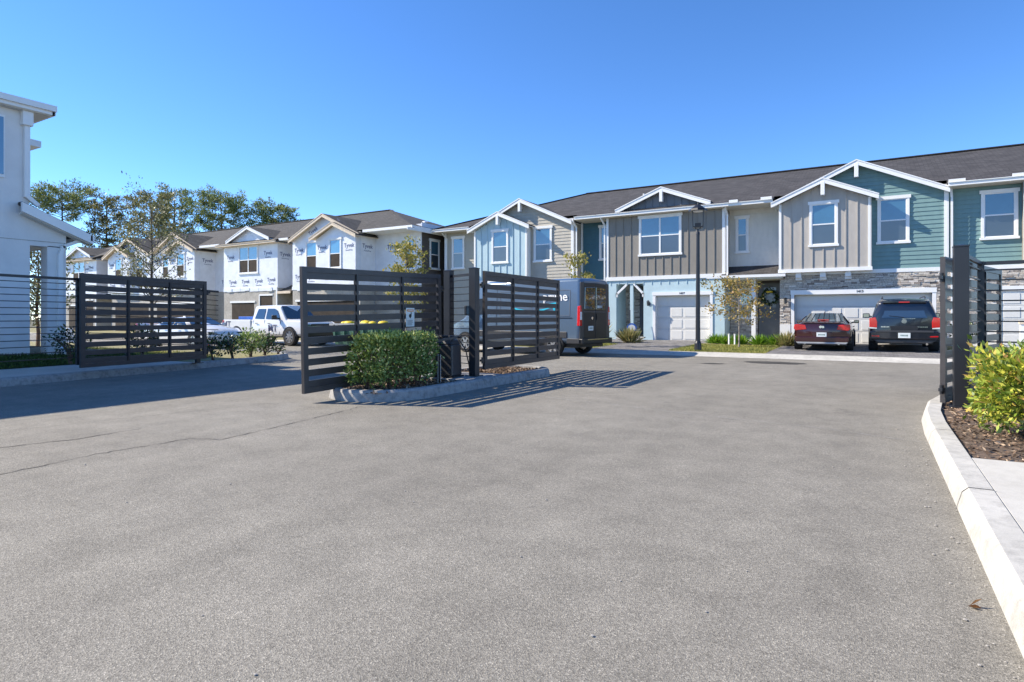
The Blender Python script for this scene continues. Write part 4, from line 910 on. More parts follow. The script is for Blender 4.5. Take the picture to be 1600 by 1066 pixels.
shrub(2.75, 26.0, zg(26), 1.0, 1.15, 700, .09, 'glossy', 'dark shrub with pale flowers right of the black suv')
leaves('blossom', np.array([2.75, 26.0, .9])+rng.normal(0, .28, (60, 3)), .10, 'print_white', None, aspect=.9)
setp(COL.objects[-1] if False else bpy.data.objects['blossom'], 'scattered white blossoms over the dark shrub right of the suv', 'flowers')
bpy.data.objects['blossom']['kind'] = 'stuff'
def tree(name, x, y, z, h, r0, crown_z, crown_r, nbr, nleaf, lsize, mat, bark, label, cat='tree', group=None, up=.5, lean=0, sub_=3, clump=.35, aspect=.45, spread=1.0, flat=1.0, trunk_top=.92):
    t = empty(name, (x, y, z), 0, label, cat, group); b = B(); tips = []
    tp = [(0, 0, -.05)]; k = 6
    for i in range(1, k+1): tp.append((lean*i/k+random.gauss(0, .012*h*.3), random.gauss(0, .012*h*.3), h*trunk_top*i/k))
    rad = [r0*(1-.85*i/k) for i in range(k+1)]; b.tube(tp, rad, 7)
    for i in range(nbr):
        f = crown_z/h+(trunk_top-.02-crown_z/h)*(i+.5)/nbr; j = f/trunk_top*k; i0 = min(k-1, int(j)); p = Vector(tp[i0]).lerp(Vector(tp[i0+1]), j-i0)
        g = (f*h-crown_z)/(h-crown_z); env = math.sqrt(max(.08, 1-(2*g-.75)**2*.55))*crown_r*random.uniform(.6, 1.12)
        a = i*2.4+random.uniform(-.5, .5); e = p+Vector((math.cos(a)*env, math.sin(a)*env, env*up*random.uniform(.3, 1.1)*flat)); m = p.lerp(e, .5)+Vector((0, 0, -env*.06+random.gauss(0, .05*env)))
        rb = max(.008, r0*(1-.8*f)*.42); b.tube([p, m, e], [rb, rb*.6, rb*.25], 5); tips += [(e, 1), (m, .7)]
        for s in range(sub_):
            a2 = a+random.uniform(-1, 1); q = p.lerp(e, random.uniform(.35, .85)); e2 = q+Vector((math.cos(a2), math.sin(a2), random.uniform(-.1, .7)))*env*random.uniform(.25, .5)
            b.tube([q, e2], [rb*.4, rb*.12], 4); tips.append((e2, .9))
    tips.append((Vector(tp[-1]), 1)); ob('trunk', b, bark, t)
    n = nleaf//len(tips); P = []; 
    for c, s in tips: P.append(np.array(c)+rng.normal(0, 1, (n, 3))*np.array([clump, clump, clump*.6])*s)
    P = np.vstack(P); D = P-np.array([lean*.6, 0, crown_z]); leaves('crown', P, lsize, mat, t, aspect=aspect, D=D/np.linalg.norm(D, axis=1)[:, None], spread=spread); return t
tree('street_tree', -4.33, 24.0, .13, 2.75, .035, .9, .95, 18, 1700, .095, 'orange', 'bark_pale', 'small young tree with orange brown leaves in front of the entry', clump=.15, up=.45, aspect=.6)
tree('street_tree', -10.25, 22.4, .12, 3.95, .04, 1.4, .55, 14, 700, .13, 'yellowleaf', 'bark_pale', 'slim young tree with yellow leaves rising behind the van roof', clump=.13, up=1.2, aspect=.6)
tree('street_tree', -18.5, 21.6, .1, 4.75, .05, 1.3, .8, 20, 2200, .14, 'yellowleaf', 'bark_pale', 'yellow leaved young tree behind the sagging gate', clump=.2, up=1.2, aspect=.6)
tree('street_tree', -23.9, 13.05, .15, 5.75, .075, 1.5, 1.25, 46, 4200, .10, 'sparse', 'bark', 'large sparse tree with thin olive foliage behind the left gate', clump=.2, up=1.1, sub_=4)
for x, y, h, l in ((-26.1, 10.2, 4.0, 'leafy young tree seen through the porch opening of the white house'),): tree('street_tree', x, y, .15, h, .07, .9, .75, 26, 2600, .15, 'sparse', 'stem', l, clump=.3, up=.8)
def pine(px, D_, ztop, crown_h, r, label, mat='pine', style='round', n=6500):
    tt = (px-800)/950; x = D_*(-.5105+.8598*tt); y = D_*(.8598+.5105*tt)
    return tree('pine_tree', x, y, 0, ztop, .38, ztop-crown_h, r, 26 if style == 'round' else 46, n, .50, mat, 'bark', label, group='tall pines behind the unfinished houses', up=.5 if style == 'round' else .25, clump=r*.10, aspect=.28, sub_=6, spread=1.2, lean=random.uniform(-.8, .8), trunk_top=.94)
pine(100, 105, 24.6, 6.5, 4.7, 'round topped pine with a clear bare trunk nearest the white house')
pine(168, 108, 24.2, 13, 3.2, 'tall narrow olive pine second from the white house', 'pine2', 'tall')
pine(236, 100, 23.0, 14, 3.6, 'broad olive pine behind the sparse street tree', 'pine2', 'tall', 7500)
pine(272, 108, 25.4, 14, 3.6, 'highest dark pine behind the sparse street tree', 'pine', 'tall', 7500)
pine(348, 104, 23.3, 8, 4.4, 'spreading bright green pine above the dormer house roof', 'pine', 'round', 8000)
pine(426, 110, 22.8, 7, 3.2, 'smaller round pine at the right end of the pine group', 'pine', 'round', 5500)
pine(480, 118, 20.8, 5, 2.2, 'pine top barely showing over the roof ridge', 'pine', 'round', 1200)

# ---------------------------------------------------------------- street lamp
t = empty('street_lamp', (-5.3, 21.75, .11), R(12), 'black post top lantern street lamp in front of the taupe house', 'street lamp')
b = B().cyl((0, 0, 0), (0, 0, .28), .13, .115, 16); b.cyl((0, 0, .28), (0, 0, .36), .115, .085, 16); ob('base', b, 'post', t, smooth=40)
ob('pole', B().cyl((0, 0, .34), (0, 0, 4.12), .082, .058, 16), 'post', t, smooth=40)
ob('collar', B().cyl((0, 0, 4.1), (0, 0, 4.2), .075, .06, 12).cyl((0, 0, 4.2), (0, 0, 4.3), .03, .03, 8), 'post', t, smooth=40)
b = B().box(-.17, .17, -.17, .17, 4.34, 4.38); b.box(-.10, .10, -.10, .10, 4.38, 4.50); ob('lantern_base', b, 'black', t)
for sx in (-1, 1):
    for sy in (-1, 1): ob('lantern_arm', B().tube([(sx*.05, sy*.05, 4.3), (sx*.17, sy*.17, 4.4), (sx*.185, sy*.185, 4.95)], .009, 6), 'black', t)
b = B().cyl((0, 0, 4.93), (0, 0, 5.00), .33, .30, 8); b.cyl((0, 0, 5.0), (0, 0, 5.16), .28, .06, 8); b.cyl((0, 0, 5.16), (0, 0, 5.24), .035, .01, 8); ob('hood', b, 'black', t)
ob('diffuser', B().cyl((0, 0, 4.91), (0, 0, 4.93), .17, .17, 12), 'white', t)
# wreaths, yard sign, hose
def wreath(x, y, z, r, mat, label):
    t = empty('wreath', (x, y, z), 0, label, 'wreath'); n = 420; a = rng.uniform(0, 6.283, n); q = rng.normal(0, .05, (n, 3))
    P = np.column_stack([r*np.cos(a), np.full(n, -.03), r*np.sin(a)])+q; leaves('greenery', P, .11, mat, t, D=np.column_stack([np.cos(a), -np.ones(n)*.4, np.sin(a)]), spread=.8, kind='stuff')
    return t
w = wreath(-4.05, 29.82, 2.22, .27, 'glossy', 'dark green wreath with yellow bow on the grey front door')
b = B()
for s in (-1, 1): b.ball((s*.08, -.1, .24), .075, 8, .6)
b.ball((0, -.12, .24), .04, 6); ob('bow', b, 'yellow', w)
wreath(-9.75, 29.98, 2.3, .2, 'deadleaf', 'reddish autumn wreath inside the arched porch')
t = empty('yard_sign', (-9.45, 26.6, zg(26.6)), R(10), 'round blue and white yard sign on a stake by the single garage', 'sign')
ob('stake', B().cyl((0, 0, 0), (0, 0, .5), .012), 'galv', t); ob('disc', B().cyl((0, -.01, .62), (0, .01, .62), .24, n=20), 'sign_blue', t); ob('face', B().cyl((0, -.016, .62), (0, -.011, .62), .17, n=20), 'white', t)
t = empty('downspout_extension', (-10.15, 28.3, .3), 0, 'dark hose looping down beside the arched porch post', 'hose')
ob('hose', B().tube([(0, 0, 1.35), (.02, -.05, .9), (.05, -.1, .4), (.15, -.15, .15), (.35, -.2, .03), (.6, -.2, .0), (.85, -.25, .05)], .03, 8), 'black', t)
t = empty('marker_post', (3.6, 19.6+2.2, .11), 0, 'short pale post with brown cap seen behind the open gate leaf', 'post')
ob('shaft', B().box(-.08, .08, -.08, .08, 0, 1.0), 'white', t); ob('cap', B().box(-.1, .1, -.1, .1, 1.0, 1.1), 'lumber', t)

# ---------------------------------------------------------------- vehicles (local: x forward, y left, z up)
def loft(st):
    b = B(); rings = []
    for x, pts in st:
        h = [(x, y, z) for y, z in pts]; m = [(x, -y, z) for y, z in reversed(pts) if y > 1e-6]
        rings.append(h+m)
    n = len(rings[0]); vs = [p for r in rings for p in r]
    fs = [(i*n+k, i*n+(k+1) % n, (i+1)*n+(k+1) % n, (i+1)*n+k) for i in range(len(rings)-1) for k in range(n)]
    fs += [tuple(range(n)), tuple(range((len(rings)-1)*n, len(rings)*n))]
    return b.add(vs, fs)
def ring(w, zb, belt, wt, top, tuck=.06, crown=.02):
    return [(0, zb), (w-.14, zb), (w-.015, zb+.10), (w, (zb+belt)*.5), (w-tuck, belt), (wt+.04, top-.07), (wt-.08, top-.008), (0, top+crown)]
def wheel(t, x, y, r, wd, side, spokes=6, rimmat='rim'):
    b = B(); n = 28; prof = [(r*.66, -wd/2), (r*.93, -wd/2), (r, -wd*.36), (r, wd*.36), (r*.93, wd/2), (r*.66, wd/2), (r*.62, wd*.3), (r*.62, -wd*.3)]
    vs = [(pr*math.cos(2*math.pi*i/n), py, pr*math.sin(2*math.pi*i/n)) for i in range(n) for pr, py in prof]; m = len(prof)
    b.add(vs, [(i*m+k, i*m+(k+1) % m, ((i+1) % n)*m+(k+1) % m, ((i+1) % n)*m+k) for i in range(n) for k in range(m)])
    w = ob('wheel', b, 'tyre', t, smooth=40); w.location = (x, y-side*(wd/2-.03), r)
    d = B().cyl((0, side*wd*.10, 0), (0, side*wd*.14, 0), r*.63, n=24); d.cyl((0, side*wd*.1, 0), (0, side*wd*.46, 0), r*.15, n=12)
    for i in range(spokes):
        a = 2*math.pi*i/spokes; d.beam((r*.1*math.cos(a), side*wd*.36, r*.1*math.sin(a)), (r*.62*math.cos(a), side*wd*.34, r*.62*math.sin(a)), r*.2, wd*.16, up=(0, 1, 0))
    for i in range(24):
        a = 2*math.pi*i/24; a2 = 2*math.pi*(i+1)/24; d.beam((r*.62*math.cos(a), side*wd*.40, r*.62*math.sin(a)), (r*.62*math.cos(a2), side*wd*.40, r*.62*math.sin(a2)), .02, wd*.15, up=(0, 1, 0))
    ob('rim', d, rimmat, w); return w
def arch(t, x, y, r, zb, side, mat='black'):
    pts = []
    for i in range(17):
        a = math.pi*i/16; pts.append((x+(r+.065)*math.cos(a), r+(r+.065)*math.sin(a)))
    pts = [(x+r+.065, zb+.01)]+[p for p in pts]+[(x-r-.065, zb+.01)]
    b = B().prism([(px, y-side*.30, pz) for px, pz in pts], [(px, y+side*.004, pz) for px, pz in pts]); ob('wheel_arch', b, mat, t)
def side_glass(t, poly, yf, side, mat='car_glass', name='side_window', off=.012):
    b = B().poly([(x, side*(yf(z)+off), z) for x, z in poly]); return ob(name, b, mat, t)
def lens(t, name, pts, x, dx, mat, bev=.012):
    b = B().prism([(x, y, z) for y, z in pts], [(x+dx, y, z) for y, z in pts]); return ob(name, b, mat, t, bevel=bev)
def handles(t, xs, y, z, side, mat):
    for x in xs: ob('door_handle', B().box(x-.09, x+.09, y, y+side*.03, z-.015, z+.02), mat, t, bevel=.008)
def seam(t, name, pts, side, mat='black', w=.012):
    b = B()
    for i in range(len(pts)-1): b.beam((pts[i][0], side*pts[i][2], pts[i][1]), (pts[i+1][0], side*pts[i+1][2], pts[i+1][1]), w, .008, up=(0, 1, 0))
    return ob(name, b, mat, t)
def mirror(t, x, y, z, side, mat='black', w=.2, h=.16):
    m = ob('side_mirror', B().box(x-.06, x+.05, y+side*.06, y+side*(.06+w), z-h/2, z+h/2), mat, t, bevel=.03, seg=3)
    ob('mirror_glass', B().box(x-.068, x-.062, y+side*.085, y+side*(.035+w), z-h/2+.025, z+h/2-.025), 'car_glass_light', m)
    ob('mirror_arm', B().beam((x, y-side*.04, z-.05), (x, y+side*.08, z-.02), .05, .05), mat, m)

def plate_marks(p, x, y, z):     # worn characters too blurred to read
    b = B()
    for k in range(6): b.box(x, x+.001, y-.10+k*.036, y-.10+k*.036+.02, z-.025, z+.025)
    ob('plate_characters', b, 'green', p, kind='stuff')
def suv(loc, rz):
    t = empty('suv', loc, rz, 'black suv with roof rails parked rear out in front of the double garage', 'suv')
    W = .985; st = []
    for x, w, zb, belt, wt, top in ((-2.45, .90, .40, 1.10, .60, 1.50), (-2.38, .975, .34, 1.13, .66, 1.70), (-2.15, W, .33, 1.14, .70, 1.765), (0.3, W, .32, 1.13, .71, 1.79), (.75, W, .32, 1.12, .70, 1.77), (1.25, W, .32, 1.11, .80, 1.20), (2.1, .96, .33, 1.05, .80, 1.10), (2.42, .88, .36, .92, .70, .95), (2.5, .8, .45, .8, .6, .84)):
        st.append((x, ring(w, zb, belt, wt, top)))
    ob('body', loft(st), 'navy', t, smooth=32, bevel=.03, seg=3)
    yf = lambda z: .925+(z-1.13)*(.74-.925)/(1.70-1.13)
    for s in (1, -1):
        side_glass(t, [(-2.1, 1.2), (-1.2, 1.19), (-1.2, 1.63), (-2.0, 1.61)], yf, s); side_glass(t, [(-1.1, 1.19), (-.15, 1.18), (-.15, 1.65), (-1.1, 1.64)], yf, s); side_glass(t, [(-.05, 1.18), (1.05, 1.17), (.72, 1.62), (-.05, 1.65)], yf, s)
        mirror(t, .9, s*.93, 1.22, s, w=.23, h=.17)
        arch(t, -1.45, s*W, .40, .33, s); arch(t, 1.55, s*W, .40, .33, s)
        wheel(t, -1.45, s*(W+.0), .40, .28, s); wheel(t, 1.55, s*W, .40, .28, s)
        ob('roof_rail', B().tube([(-2.0, s*.60, 1.80), (-1.8, s*.60, 1.85), (.4, s*.60, 1.86), (.65, s*.60, 1.80)], .02, 8), 'satin', t)
        lens(t, 'tail_light', [(s*.76, .80), (s*.985, .82), (s*.985, 1.12), (s*.80, 1.15), (s*.755, 1.0)], -2.475, .20, 'red_lens'); lens(t, 'reversing_light', [(s*.77, .765), (s*.985, .775), (s*.985, .825), (s*.765, .80)], -2.472, .18, 'plate', .005)
        lens(t, 'bumper_reflector', [(s*.70, .50), (s*.92, .51), (s*.92, .55), (s*.70, .54)], -2.56, .03, 'red_lens', .004)
        lens(t, 'headlight', [(s*.5, .68), (s*.84, .70), (s*.84, .86), (s*.5, .84)], 2.42, .08, 'car_glass_light')
    lens(t, 'rear_bumper', [(-.93, .42), (.93, .42), (.975, .50), (.975, .66), (.9, .70), (-.9, .70), (-.975, .66), (-.975, .50)], -2.55, .42, 'navy', .035)
    lens(t, 'bumper_step', [(-.80, .655), (.80, .655), (.80, .715), (-.80, .715)], -2.565, .25, 'satin', .01); lens(t, 'bumper_lower', [(-.72, .30), (.72, .30), (.9, .42), (-.9, .42)], -2.5, .3, 'satin', .02)
    b = B().poly([(-2.478, -.60, 1.16), (-2.478, .60, 1.16), (-2.425, .50, 1.56), (-2.425, -.50, 1.56)]); b.add([(-2.46, -.63, 1.13), (-2.46, .63, 1.13), (-2.40, .53, 1.60), (-2.40, -.53, 1.60)], [(0, 1, 2, 3)]); rw = ob('rear_window', b, 'car_glass', t)
    ob('wiper', B().tube([(-2.49, 0, 1.14), (-2.495, .15, 1.17), (-2.49, .42, 1.20)], .008), 'black', rw)
    lens(t, 'spoiler', [(-.62, 1.62), (.62, 1.62), (.58, 1.70), (-.58, 1.70)], -2.50, .3, 'navy', .02); lens(t, 'brake_light', [(-.15, 1.63), (.15, 1.63), (.15, 1.665), (-.15, 1.665)], -2.515, .05, 'red_lens', .004)
    lens(t, 'plate_recess', [(-.36, .71), (.36, .71), (.40, .86), (-.40, .86)], -2.468, .05, 'black', .01)
    p = lens(t, 'licence_plate', [(-.17, .47), (.17, .47), (.17, .64), (-.17, .64)], -2.585, .02, 'plate', .003); plate_marks(p, -2.587, 0, .555)
    ob('emblem', B().cyl((-2.485, 0, 1.02), (-2.465, 0, 1.02), .075, n=20), 'chrome', t); ob('chrome_strip', B().box(-2.475, -2.46, -.30, .05, 1.10, 1.115), 'chrome', t)
    for y0, y1 in ((.42, .66), (-.64, -.36)):
        b = B()
        for i in range(6): b.box(-2.478, -2.462, y0+(y1-y0)*i/6, y0+(y1-y0)*(i+.72)/6, .815, .85)
        ob('chrome_lettering', b, 'chrome', t)
    ob('tow_hitch', B().box(-2.62, -2.3, -.04, .04, .30, .38), 'black', t); b = B().box(-2.3, 2.2, -.8, .8, .27, .34); ob('underbody', b, 'black', t)
    b = B().tube([(-2.5, -.62, .28), (-1.9, -.62, .30)], .035, 10); ob('exhaust', b, 'chrome', t)
    b = B().poly([(1.22, -.78, 1.17), (1.22, .78, 1.17), (.80, .66, 1.70), (.80, -.66, 1.70)]); 
    b = B().add([(1.245, -.76, 1.20), (1.245, .76, 1.20), (.79, .66, 1.735), (.79, -.66, 1.735)], [(0, 1, 2, 3)]); ob('windscreen', b, 'car_glass', t)
    return t
def sedan(name, loc, rz, paint, label, cat='car', reflections=True):
    t = empty(name, loc, rz, label, cat); W = .90; st = []
    for x, w, zb, belt, wt, top in ((-2.37, .78, .42, .84, .62, .86), (-2.32, .86, .32, .93, .72, .965), (-2.1, .895, .28, .95, .76, .985), (-1.62, W, .26, .95, .74, 1.0), (-.85, W, .25, .93, .54, 1.275), (-.2, W, .25, .92, .55, 1.315), (.25, W, .25, .91, .55, 1.30), (1.0, W, .25, .90, .72, .97), (1.9, .88, .27, .84, .70, .88), (2.28, .80, .30, .68, .6, .72), (2.38, .68, .38, .58, .5, .60)):
        st.append((x, ring(w, zb, belt, wt, top, crown=.015)))
    ob('body', loft(st), paint, t, smooth=32, bevel=.025, seg=3)
    yf = lambda z: .84+(z-.94)*(.585-.84)/(1.24-.94)
    for s in (1, -1):
        side_glass(t, [(-1.25, .99), (-.2, .97), (-.2, 1.235), (-.78, 1.2)], yf, s); side_glass(t, [(-.13, .97), (.85, .96), (.25, 1.225), (-.13, 1.235)], yf, s)
        mirror(t, .62, s*.84, 1.0, s, paint if not reflections else 'black', .17, .12); arch(t, -1.45, s*W, .33, .25, s); arch(t, 1.42, s*W, .33, .25, s); wheel(t, -1.45, s*W, .33, .24, s); wheel(t, 1.42, s*W, .33, .24, s)
        handles(t, (-.65, .35), s*.895, .82, s, paint)
        lens(t, 'tail_light', [(s*.46, .74), (s*.80, .70), (s*.875, .76), (s*.86, .90), (s*.78, .925), (s*.50, .89)], -2.385, .22, 'red_lens', .015); lens(t, 'bumper_reflector', [(s*.66, .40), (s*.80, .41), (s*.80, .44), (s*.66, .43)], -2.39, .05, 'red_lens', .003)
        ob('exhaust', B().cyl((-2.42, s*.52, .27), (-2.1, s*.52, .27), .045, n=12), 'chrome', t); lens(t, 'headlight', [(s*.4, .58), (s*.76, .6), (s*.78, .72), (s*.42, .68)], 2.2, .12, 'car_glass_light')
    b = B().add([(-1.60, -.68, 1.015), (-1.60, .68, 1.015), (-.90, .50, 1.30), (-.90, -.50, 1.30)], [(0, 1, 2, 3)]); rw = ob('rear_window', b, 'car_glass_light' if reflections else 'car_glass', t)
    if reflections:
        for k in range(-3, 4): ob('window_reflection', B().beam((-1.595, k*.19, 1.025), (-.91, k*.145, 1.305), .018, .006), 'black', rw)  # dark bars over paler glass draw the rear window's striped reflection
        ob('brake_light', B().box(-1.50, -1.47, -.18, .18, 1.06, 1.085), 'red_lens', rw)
    b = B().add([(.98, -.70, .985), (.98, .70, .985), (.27, .52, 1.315), (.27, -.52, 1.315)], [(0, 1, 2, 3)]); ob('windscreen', b, 'car_glass', t)
    lens(t, 'trunk_edge', [(-.60, .945), (.60, .945), (.56, .985), (-.56, .985)], -2.36, .2, paint, .015)
    lens(t, 'plate_recess', [(-.30, .46), (.30, .46), (.33, .66), (-.33, .66)], -2.395, .05, paint, .02)
    p = lens(t, 'licence_plate', [(-.155, .49), (.155, .49), (.155, .64), (-.155, .64)], -2.402, .02, 'plate', .003); plate_marks(p, -2.404, 0, .562)
    lens(t, 'rear_bumper', [(-.80, .30), (.80, .30), (.84, .36), (.84, .50), (-.84, .50), (-.84, .36)], -2.42, .3, paint, .04); lens(t, 'valance_highlight', [(-.74, .245), (.74, .245), (.80, .31), (-.80, .31)], -2.425, .3, 'galv', .015)  # lower valance in pale grey, standing for a bluish highlight along the bumper
    ob('emblem', B().cyl((-2.40, .03, .83), (-2.37, .03, .83), .045, n=16).cyl((-2.40, -.045, .825), (-2.37, -.045, .825), .04, n=16), 'chrome', t); seam(t, 'trunk_seam', [(-2.3, .55, .7), (-2.3, .9, .7)], 1)
    ob('underbody', B().box(-2.2, 2.1, -.75, .75, .20, .28), 'black', t); ob('antenna', B().box(-.75, -.6, -.02, .02, 1.30, 1.36), paint, t)
    return t
def van(loc, rz):
    t = empty('delivery_van', loc, rz, 'slate blue high roof delivery van with white and cyan lettering parked along the kerb', 'van'); W = 1.02; st = []
    for x, w, zb, belt, wt, top in ((-2.98, .97, .48, 1.30, .86, 2.52), (-2.90, W, .42, 1.35, .90, 2.60), (.95, W, .40, 1.35, .90, 2.60), (1.35, W, .40, 1.30, .86, 2.48), (2.05, W, .40, 1.25, .78, 1.55), (2.15, W, .40, 1.22, .80, 1.36), (2.75, .98, .40, 1.0, .7, 1.06), (2.95, .90, .42, .85, .6, .88)):
        st.append((x, ring(w, zb, belt, wt, top, tuck=.01)))
    ob('body', loft(st), 'vanpaint', t, smooth=32, bevel=.05, seg=3)
    yf = lambda z: 1.008+(z-1.3)*(.94-1.008)/(2.4-1.3)
    for s in (1, -1):
        side_glass(t, [(.98, 1.42), (1.86, 1.36), (1.45, 1.98), (.98, 2.0)], yf, s, 'car_glass', off=.02); mirror(t, 1.75, s*1.0, 1.55, s, w=.26, h=.36)
        arch(t, -1.95, s*W, .35, .42, s); arch(t, 2.0, s*W, .35, .42, s); wheel(t, -1.95, s*(W), .35, .24, s); wheel(t, 2.0, s*W, .35, .24, s)
        lens(t, 'tail_light', [(s*.87, 1.02), (s*1.026, 1.02), (s*.99, 1.66), (s*.91, 1.70), (s*.87, 1.55)], -3.0, .11, 'red_lens', .01); lens(t, 'reversing_light', [(s*.90, 1.22), (s*1.0, 1.22), (s*.985, 1.48), (s*.90, 1.48)], -3.012, .10, 'plate', .004)
        lens(t, 'rear_pillar', [(s*.74, .55), (s*.99, .55), (s*.93, 2.45), (s*.74, 2.48)], -2.992, .05, 'satin', .01)
        b = B().box(-2.5, 1.5, s*(W-.01), s*(W+.018), .62, .82); ob('side_moulding', b, 'satin', t, bevel=.01); b = B().box(-2.98, -2.5, s*(W-.01), s*(W+.012), .44, .60); ob('bumper_side', b, 'satin', t, bevel=.01)
        P = [(-2.6, 1.35, 1.02), (-2.6, 2.2, .965), (-1.2, 2.2, .965), (-1.2, 1.35, 1.02), (-2.6, 1.35, 1.02)]; seam(t, 'panel_seam', P, s, 'slate'); P = [(x+1.55, z, y) for x, z, y in P]; seam(t, 'panel_seam', P, s, 'slate'); seam(t, 'door_seam', [(.5, .5, 1.03), (.5, 1.35, 1.022), (.5, 2.3, .955)], s, 'black'); seam(t, 'slide_rail', [(-2.7, 1.28, 1.026), (.3, 1.28, 1.026)], s, 'black', .02)
    for s in (1, -1):
        lens(t, 'rear_door', [(s*.01, .58), (s*.76, .58), (s*.76, 1.48), (s*.01, 1.48)], -3.0, .03, 'van_rear', .01); d = lens(t, 'rear_window', [(s*.03, 1.56), (s*.72, 1.56), (s*.69, 2.30), (s*.03, 2.32)], -3.006, .03, 'car_glass', .02)
        lens(t, 'upper_door', [(s*.01, 1.49), (s*.76, 1.49), (s*.73, 2.44), (s*.01, 2.46)], -2.996, .03, 'van_rear', .02)
    ob('door_handle', B().box(-3.03, -3.0, -.08, -.03, 1.22, 1.42), 'black', t); ob('sticker', B().box(-3.006, -3.0, -.45, -.1, 1.62, 1.70), 'plate', t); ob('emblem', B().cyl((-3.02, .25, 1.27), (-3.0, .25, 1.27), .05, n=14), 'chrome', t)
    p = ob('licence_plate', B().box(-3.012, -3.0, .17, .48, .86, 1.01), 'plate', t); plate_marks(p, -3.014, .325, .935)
    lens(t, 'rear_bumper', [(-1.0, .42), (1.0, .42), (1.0, .60), (-1.0, .60)], -3.10, .22, 'black', .03); lens(t, 'bumper_light_strip', [(-.7, .55), (.7, .55), (.7, .58), (-.7, .58)], -3.11, .02, 'chrome', .003)
    b = B().add([(2.06, -.74, 1.60), (2.06, .74, 1.60), (1.38, .80, 2.46), (1.38, -.80, 2.46)], [(0, 1, 2, 3)]); b = B().add([(2.10, -.80, 1.56), (2.10, .80, 1.56), (1.40, .80, 2.43), (1.40, -.80, 2.43)], [(0, 1, 2, 3)]); ob('windscreen', b, 'car_glass', t)
    ob('underbody', B().box(-2.8, 2.7, -.85, .85, .30, .45), 'black', t); ob('grille', B().box(2.9, 2.98, -.6, .6, .5, .75), 'black', t)
    rot = (R(90), 0, R(180)); link('side_lettering', text_mesh('prime', .42, 'print_white', .006, .001), t, (-2.02, 1.002, 1.98), (R(93.5), 0, R(180)))
    b = B(); n = 14; up = []; lo = []
    for i in range(n+1):
        q = i/n; x = -.2-q*1.75; up.append((x, 1.022-.0*q, 1.66-.12*math.sin(math.pi*q))); lo.append((x, 1.022, 1.655-.21*math.sin(math.pi*q**.9)))
    b.add(up+lo, [(i, i+1, n+2+i, n+1+i) for i in range(n)]); b.add([(-1.72, 1.01, 1.76), (-2.08, 1.01, 1.80), (-2.0, 1.01, 1.46), (-1.92, 1.01, 1.66)], [(0, 1, 2, 3)]); ob('smile_arrow', b, 'cyan', t)
    return t
